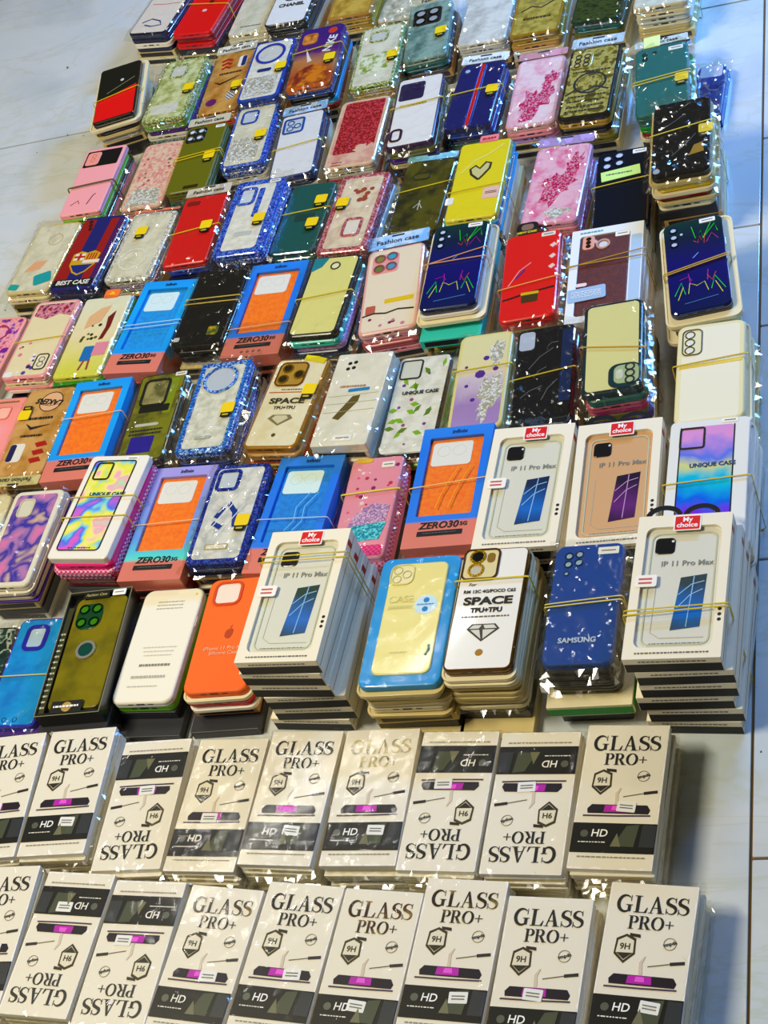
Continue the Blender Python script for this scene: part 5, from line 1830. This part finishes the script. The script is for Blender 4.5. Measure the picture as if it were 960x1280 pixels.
s = stack('F11', 'cream three-lens case', 'cream phone case with three outlined lenses at the pile edge', 'tray-cream cream tray-cream tray-cream cream sleeve-cream tray-sand')
body(s, plain('EADFB0', .25, .5))
plate(s, 'back_panel', .0, -.02, s.w - 1.3, s.l - 1.0, plain('F0E8CC', .25, .4), .5, .0)
cam_hole(s, -.55, .62, 2.4, 4.3, plain('4A4630', .3), plain('E8E0B8', .25, .4), .7, .12)
for v in (.78, .62, .46):
    cring(s, 'lens_rim', -.62, v, .62, .13, plain('3A3826', .3), .08)
    disc(s, 'lens', -.62, v, .45, plain('E8E4D0', .2, .4), .04)
stroke(s, 'tape', [(-.9, .12), (.9, .16)], .5, plain('E4D070', .35), .05)
band(s, .14, .24, 'D8B848')

# ---- row G
s = stack('G0', 'plain cream case at the margin', 'plain cream phone case at the pile margin beside purple art case', 'cream tray-white')
body(s, plain('E8E2C8', .3, .4))
cam_hole(s, -.35, .62, 2.6, 2.8, plain('D0C8A8', .3), plain('EEE8D4', .3))
sleeve(s, .2, .15, .4, .8)

s = stack('G1', 'purple blue art case', 'phone case with purple blue brush art and white surround', 'tray-white card-purple tray-cream card-purple')
framed(s, plain('F0EADA', .3, .4), mottle([(.36, 'E88AC0'), (.45, 'B88AC8'), (.53, '3A3AB8'), (.58, '7A5AB0'), (.66, 'D8C0B8')], .28, .25, .5, 2, 1, 1, .4), .75)
cam_hole(s, -.3, .62, 2.4, 3.2, plain('D8D0C0', .3), plain('E4E0D0', .2, .5), .7, .2)
sleeve(s, .3, .14, .4, 1.0)

s = stack('G2', 'rainbow case over pink woven cases', 'rainbow foil phone case in white surround over pink woven cases', 'hotpink woven-hotpink woven-hotpink darkred darkred', t=1.0)
obj('packet_body', *slab_vf(s.w, s.l, 0, s.t, .6, .15, 5), plain('EDE8DA', .25, .5), s.root)
plate(s, 'foil_back', -.08, .02, s.w * .70, s.l * .86, mottle([(.34, 'E070C8'), (.42, '5A7AE8'), (.46, '8AD0E0'), (.51, 'E4E468'), (.57, 'F0E89A'), (.62, 'F4B0C0'), (.70, 'A8E8B0')], .24, .15, .6, 2, 1, 1, .2), .5, .03)
rring(s, 'black_outline', -.08, .02, s.w * .72, s.l * .875, .14, plain('10100E', .3), .6, .10)
cam_hole(s, -.38, .68, 2.6, 3.0, plain('1A1A14', .3), mottle([(.4, 'D8D8A0'), (.6, 'E8E0C8')], .5), .5, .22)
text(s, 'UNIQUE CASE', .1, .22, .85, plain('1A4A6A', .4), bold=.03)
fine_print(s, -.05, -.80, 3.4, .3, plain('4A4A3A', .4))
sticker(s, .45, .93, 1.9, .6)
band(s, -.25, -.2)
band(s, .15, .18)

s = stack('G3', 'orange boxed case with holographic frame', 'holographic lilac window box with an orange case', 'carton-darkred', t=1.9, name='window_box', cat='box')
zero_box(s, 'FF8C12', 'F07408', ZERO_HOLO)
band(s, -.05, .0, 'F0C090', .12)

s = stack('G4', 'royal blue chain-frame case', 'clear phone case with royal blue chain frame and tan name plate', 'navy sleeve-silver blue')
framed(s, GL_NAVY, mottle([(.35, 'C4C8C8'), (.6, 'EAEAE6')], .7, .15, .7), .75)
cam_hole(s, -.35, .66, 3.4, 3.6, GL_NAVY, plain('D0D8E0', .15, .6), .8, .5)
for p, q in (((-.4, -.1), (-.2, .1)), ((-.1, .2), (.3, -.05)), ((.2, .05), (.35, -.3)), ((-.45, -.2), (-.1, -.3))):
    stroke(s, 'blue_print', [p, q], .7, plain('1A3A9A', .2, .6))
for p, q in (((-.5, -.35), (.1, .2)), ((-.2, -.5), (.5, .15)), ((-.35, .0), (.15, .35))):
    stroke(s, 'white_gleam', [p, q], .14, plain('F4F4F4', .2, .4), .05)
npl = plate(s, 'name_plate', -.05, -.68, 3.2, .9, plain('B8A878', .3), .15, .05)
plate(s, 'name_plate_field', -.05, -.68, 2.8, .6, plain('E4E0D4', .3), .1, .07, 0, npl)
pricetag(s, .62, -.2)
sleeve(s, .5, .20, .8, 1.3, foot=1.0)

s = stack('G5', 'blue boxed case beside chain-frame case', 'blue window box showing a blue case, beside a chain framed case', 'carton-purple', t=1.9, name='window_box', cat='box')
zero_box(s, '1E90E0', '1478C8', ZERO_BLUE, 'D8ECE8')
for q in (.1, .35):
    stroke(s, 'cable_print', [(.2 + q, .35), (-.1 + q, .1), (-.05 + q, -.15), (-.25 + q, -.3)], .09, plain('8ACCF0', .4))
band(s, -.12, -.1, 'B8C8D8', .12)

s = stack('G6', 'pink charm-print card', 'pink phone case card with charm print and aqua glitter foot', 'woven-hotpink pink')
body(s, plain('F0A0B0', .3, .4), .7)
for j in range(18):
    disc(s, 'charm_print', s.rnd.uniform(-.7, .8), s.rnd.uniform(-.1, .85), s.rnd.uniform(.18, .36), plain(['D03A5A', '8A2A6A', 'F4D8DC', 'E86A8A'][j % 4], .35), .02, None, 6)
poly(s, 'lilac_drift', [(-.6, -.4), (.8, -.3), (.85, .0), (.2, .05), (-.4, -.15)], glitter('B890C8', 'F0C8E0', 5))
poly(s, 'aqua_drift', [(-.8, -.7), (.7, -.65), (.85, -.32), (-.4, -.38)], glitter('1AA8C0', '8AE8F0', 5))
plate(s, 'pink_foot', 0, -.86, s.w * .9, 1.6, woven('E0106A', 'F060A0'), .4, .03)
plate(s, 'yellow_corner', -.5, .93, 2.2, .7, plain('E8C050', .35), .3, .04)
sticker(s, .45, .82, 1.7, .9)
band(s, .25, .3, 'E0C860', .22)
sleeve(s, .3, .05, .4, .9)

s = stack('G7', 'topmost orange boxed case', 'blue window box with orange case on salmon cartons, beside white boxes', 'carton-salmon carton-salmon carton-brown', t=1.9, name='window_box', cat='box')
zero_box(s, 'FF8C12', 'F07408', ZERO_BLUE)
for q in (.05, .4):
    stroke(s, 'cable_print', [(.15 + q, .3), (-.05 + q, .05), (-.2 + q, -.15), (-.3 + q, -.38)], .10, plain('F0B040', .4))
band(s, -.03, .06, 'F0C080', .13)

s = stack('G8', 'pale window box beside orange boxed case', 'cream window box with pale case and blue phone picture, beside blue box', 'window-cream window-cream', t=2.3, name='window_box', cat='box')
choice_top(s, 'DDDBCC', ('1E70C8', '0A2A50'))

s = stack('G9', 'window box with tan case', 'cream window box with tan case and purple phone picture', 'window-cream window-cream', t=2.3, name='window_box', cat='box')
choice_top(s, 'DAB088', ('6A2A7A', '1E0A30'), hook=True, tagged=False)

s = stack('G10', 'holographic blue violet case', 'holographic blue violet phone case in white tray', 'tray-white cream tray-white tray-cream cream tray-white', t=1.0)
obj('packet_body', *slab_vf(s.w, s.l, 0, s.t, .6, .15, 5), plain('E8E6DC', .25, .5), s.root)
plate(s, 'foil_back', -.05, -.02, s.w * .66, s.l * .90, gradient([(0, 'F090B0'), (.2, 'D040C8'), (.32, '7A3AD8'), (.45, '2A6AE0'), (.62, '4AC0D8'), (.75, 'D8D890'), (.85, '6A80E0'), (1, 'E0A0D0')], s.l, .12, .7, wob=5), .4, .03)
for u in (-.72, .62):
    stroke(s, 'black_edge', [(u, -.92), (u, .88)], .16, plain('14141A', .3))
cam_hole(s, -.42, .68, 2.9, 3.2, plain('1A1A1A', .3), mottle([(.4, 'B8D8D0'), (.6, 'E0DC9A')], .4), .4, .22)
text(s, 'UNIQUE CASE', .12, .20, .80, plain('1A3A6A', .4), bold=.03)
sticker(s, .5, .95, 1.8, .6)
band(s, -.1, -.04, 'D8B848')

# ---- row H
s = stack('H0', 'dark tape-marked case', 'dark green phone case with pale streaks at the pile edge', 'charcoal')
framed(s, plain('1A1A1A', .2, .6), mottle([(.38, '0A2A2A'), (.5, '1A4A48'), (.56, 'C8D0C8'), (.6, '0E2E2C')], .6, .2, .6), .4)
poly(s, 'yellow_print', [(.3, -.4), (.9, -.35), (.8, -.15), (.4, -.12)], plain('C8D020', .4))
band(s, -.3, -.25)
sleeve(s, .2, .12, .3, .7)

s = stack('H1', 'bright blue case with violet rim', 'bright blue phone case with violet camera rim', 'card-purple base-purple')
framed(s, plain('3A3AC8', .25, .5), mottle([(.35, '1A8AE0'), (.6, '2AA4F0')], .5, .15, .7), .35)
cam_hole(s, -.15, .62, 3.4, 4.0, plain('2A2AB8', .2, .6), plain('B8D0E8', .2, .5), 1.0, .6)
for u, v in ((-.6, -.88), (-.2, -.87), (.2, -.87)):
    cring(s, 'icon', u, v, .35, .1, INKW, .02, None, 10)
band(s, -.1, -.08, 'C8C080')
sleeve(s, .2, .08, .3, .7)

s = stack('H2', 'olive ring-case box', 'clear box holding an olive phone case with finger ring', 'base-charcoal', t=2.2, name='window_box', cat='box')
obj('box_body', *frame_box_vf(s.w, s.l, s.t, s.w * .94, s.l * .955, 0, 0, .1, .9), plain('16160E', .3, .4), s.root)
s.t -= .25
obj('ring_case', *slab_vf(s.w * .80, s.l * .90, s.t - .55, s.t, .9, .12, 5, .45, 0), mottle([(.35, '6A6416'), (.6, '8A7E24')], .3, .2, .6), s.root)
plate(s, 'info_strip', -.86, -.1, .9, s.l * .86, plain('3A3A20', .35), .05, .01)
for j in range(14):
    fine_print(s, -.86, -.85 + j * .09, .6, .4, plain('C8C8A8', .4))
i = island(s, -.18, .58, 3.6, 3.9, plain('1A4A2A', .2, .7), 1.4, .10)
for a, b in ((-.38, .70), (.02, .70), (-.38, .48), (.02, .48)):
    lens(s, a, b, .72, i, '1A3A2A', '4A8A2A', s.t + .08)
rg = cring(s, 'finger_ring', .02, .02, 1.35, .35, plain('C8C8B8', .2, .3, .7), .22, None, 26)
disc(s, 'ring_centre', .02, .02, 1.1, plain('0A4A40', .15, .8), .12, rg, 24)
s.t += .25
obj('window_film', [(-s.w * .47, -s.l * .477, s.t - .06), (s.w * .47, -s.l * .477, s.t - .06), (s.w * .47, s.l * .477, s.t - .06), (-s.w * .47, s.l * .477, s.t - .06)],
    [(0, 1, 2, 3)], PANE, s.root)
tp = plate(s, 'head_label', -.1, .92, 3.6, 1.0, plain('14140E', .35), .05, .03)
text(s, 'Fashion Case', -.1, .92, .55, plain('C8BC7A', .4), shear=.3, parent=tp)
ft = plate(s, 'foot_label', -.05, -.88, 4.2, 1.7, plain('12120C', .35), .05, .03)
disc(s, 'foot_emblem', -.05, -.88, .75, plain('C8A868', .3, .3, .3), .05, ft, 16)
fine_print(s, -.05, -.88, 3.4, .4, INKW, 1, s.t + .16)
sticker(s, .62, .93, 1.8, .9)
rring(s, 'box_edge', 0, 0, s.w, s.l, .10, plain('8A8A6A', .3), .1, .02)

s = stack('H3', 'plain white case', 'plain white phone case with pale grey printed lines', 'lime carton-charcoal base-charcoal')
body(s, plain('F0EAD6', .35, .3), 1.2)
for v in (.76, .70, .64):
    fine_print(s, .0, v, 3.6, .2, plain('B8B4A4', .4))
disc(s, 'mark', .78, .88, .2, plain('D8D860', .4), .02, None, 8)
for v, wd in ((-.05, 4.6), (-.12, 4.2), (-.19, 3.8)):
    fine_print(s, .1, v, wd, .2, plain('D0CABA', .4))
fine_print(s, .1, -.36, 4.2, .5, plain('8A867A', .4))
fine_print(s, .0, -.56, 4.6, .55, plain('B8B4A6', .4))
fine_print(s, -.1, -.72, 4.0, .22, plain('C0BCAE', .4))

s = stack('H4', 'orange silicone case', 'orange silicone phone case on red and white trays', 'tray-cream wide-red tray-white base-charcoal')
body(s, plain('F87412', .5, .1), 1.1)
cam_hole(s, -.32, .72, 3.8, 3.6, plain('D8540A', .4, .2), plain('F0DCC8', .3, .3), 1.0, .35)
ap = poly(s, 'fruit_logo', [(-.06, .06), (.08, .09), (.16, .06), (.15, -.02), (.1, -.08), (0, -.09), (-.08, -.06), (-.1, .0)], plain('B84A20', .4))
poly(s, 'fruit_leaf', [(.02, .10), (.10, .15), (.08, .10)], plain('B84A20', .4), .03, ap)
text(s, 'iPhone 11 Pro Max', .02, -.26, .72, plain('F0C4A0', .4))
text(s, 'Silicone Case', .02, -.34, .72, plain('F0C4A0', .4))

s = stack('H5', 'window-box pile beside orange case', 'cream window box topping the tall pile beside an orange silicone case', 'window-cream*5', t=2.3, name='window_box', cat='box')
choice_top(s, 'DDDBCC', ('1E70C8', '1A3A2A'))
band(s, .50, .53, 'D8C040', .13)
band(s, .58, .61, 'D8C040', .13)

s = stack('H6', 'yellow case in bright blue sleeve', 'pale yellow phone case in a bright blue edged plastic sleeve', 'tray-sand cream tray-sand tray-cream cream tray-sand base-sand', t=1.1)
obj('blue_edging', *slab_vf(s.w, s.l, 0, s.t - .25, 1.0, .2, 5), plain('1A98D8', .45, .1), s.root)
obj('case_back', *loft([(rr(s.w * .72, s.l * .86, .9, 5, .05, .2), s.t - .3), (rr(s.w * .72, s.l * .86, .9, 5, .05, .2), s.t - .1),
                        (rr(s.w * .70, s.l * .84, .8, 5, .05, .2), s.t)]), plain('EBDF9A', .25, .5), s.root)
cam_hole(s, -.40, .70, 2.9, 2.9, plain('E0D490', .2, .6), plain('EDE4B4', .2, .5), .9, .14)
for a, b in ((-.52, .77), (-.52, .63), (-.28, .70)):
    cring(s, 'lens_mark', a, b, .55, .1, plain('C8BC84', .3), .08)
text(s, 'CASE', -.30, .30, 1.3, plain('D8CC88', .3))
fine_print(s, -.30, .18, 2.8, .6, plain('D8CC88', .3))
rs = disc(s, 'round_sticker', .34, .20, 1.35, plain('CFE4EE', .35), .04, None, 24)
for v in (.27, .13):
    disc(s, 'sticker_mark', .34, v, .38, plain('2A8AC8', .4), .07, rs, 10)
fine_print(s, .34, .20, 2.0, .22, plain('4A9AD0', .4), 1, s.t + .12)
fine_print(s, -.12, -.52, 2.0, .2, plain('C8BC80', .4))
stroke(s, 'leaf_mark', [(.55, -.58), (.62, -.5), (.6, -.42)], .35, plain('2A6A4A', .35))
film(s.root, s.w, s.l, s.t, .12, .04, .25, .9, 411, PANE, 24, 40)

s = stack('H7', 'dark-gold edged clear case', 'clear phone case with dark gold edge and diamond print', 'tray-cream*3 tray-sand*4 tray-cream*2 sleeve-olive base-sand')
framed(s, plain('6A4A1E', .15, .6, .5), plain('ECE8DC', .2, .6), .28)
i = island(s, -.40, .72, 4.2, 4.2, plain('DCCFA0', .2, .5), .8, .10)
rring(s, 'island_rim', -.40, .72, 4.3, 4.3, .24, plain('5A3A12', .15, .5, .5), .8, .16, i)
lens(s, -.52, .84, .95, i, 'gold', '0A0A0C', s.t + .08)
lens(s, -.52, .62, .95, i, 'gold', 'C8C0A8', s.t + .08)
plate(s, 'flash_slot', -.12, .82, .9, 1.3, plain('8A6A30', .3), .4, .16)
text(s, 'For', -.55, .38, .6, INK, shear=.2)
text(s, 'RM 13C 4G/POCO C65', .0, .26, .60, plain('3A3630', .4), bold=.02)
text(s, 'SPACE', .0, .10, 1.4, plain('26241E', .4), bold=.06, wide=1.4)
text(s, 'TPU+TPU', .0, -.05, .85, plain('26241E', .4), bold=.04)
fine_print(s, 0, -.15, 5.4, .3, plain('6A665A', .4))
poly(s, 'diamond', [(-.34, -.27), (.34, -.27), (.48, -.35), (.0, -.55), (-.48, -.35)], plain('4A463A', .35))
for q in ([(-.3, -.29), (-.05, -.29), (-.12, -.345), (-.4, -.345)], [(.0, -.29), (.3, -.29), (.4, -.345), (.05, -.345)], [(-.36, -.365), (-.1, -.365), (-.02, -.51)],
          [(.0, -.365), (.36, -.365), (.04, -.51)]):
    poly(s, 'diamond_facet', q, plain('D8D4C4', .35), .06)
disc(s, 'round_logo', .0, -.72, .48, plain('A87A2A', .3, .3), .03, None, 14)
band(s, .44, .46, 'D8C040', .2)

s = stack('H8', 'bright blue silicone case', 'deep blue silicone phone case on a pile of bagged cases', 'sleeve-charcoal sleeve-black sleeve-charcoal black sleeve-black bigbox-green carton-charcoal')
body(s, plain('0A4AA0', .3, .5))
for a, b in ((-.58, .80), (-.28, .82), (-.58, .66), (-.28, .68), (-.6, .50)):
    lens(s, a, b, .48 if b > .55 else .3, None, '1A4A8A', 'A8C4D8')
sticker(s, .55, .86, 2.3, .95)
text(s, 'SAMSUNG', -.05, -.62, .9, plain('C8D8E8', .4), bold=.02)
band(s, -.02, .06, 'D8C878', .14)
band(s, -.07, -.0, 'D8C878', .14)
sleeve(s, .45, .10, .6, 1.4, foot=.6)

s = stack('H9', 'window-box pile beside bare floor', 'cream window box with black hook topping the tall edge pile', 'window-cream*5', t=2.3, name='window_box', cat='box')
choice_top(s, 'DEDCD0', ('2A78D0', '3A4A50'), hook=True)
band(s, -.42, -.34, 'D8C040', .16)
band(s, -.36, -.30, 'D8C040', .13)

# ---- rows I and J: packets of screen glass
for row, rowname, flips, faded in (('I', 'inner row', (2, 6, 7), {5: 'D8CBA0'}),
                                   ('J', 'outer row', (1, 2), {3: '4A3A2A', 5: '5A3A22', 6: '3A2A20'})):
    for j in range(9):
        k = '%s%d' % (row, j)
        nth = ORD[8 - j]
        s = stack(k, 'printed packet %s from brown joint, %s' % (nth, rowname),
                  'white printed glass packet, %s from the brown floor joint, %s of packets' % (nth, rowname),
                  'packet-white*3', t=.68, name='glass_packet', cat='packet', flip=j in flips)
        glass_top(s, faded.get(j, 'black'), lab=(s.rnd.uniform(-.1, .35), s.rnd.choice([-.16, -.2, -.22, -.5])))
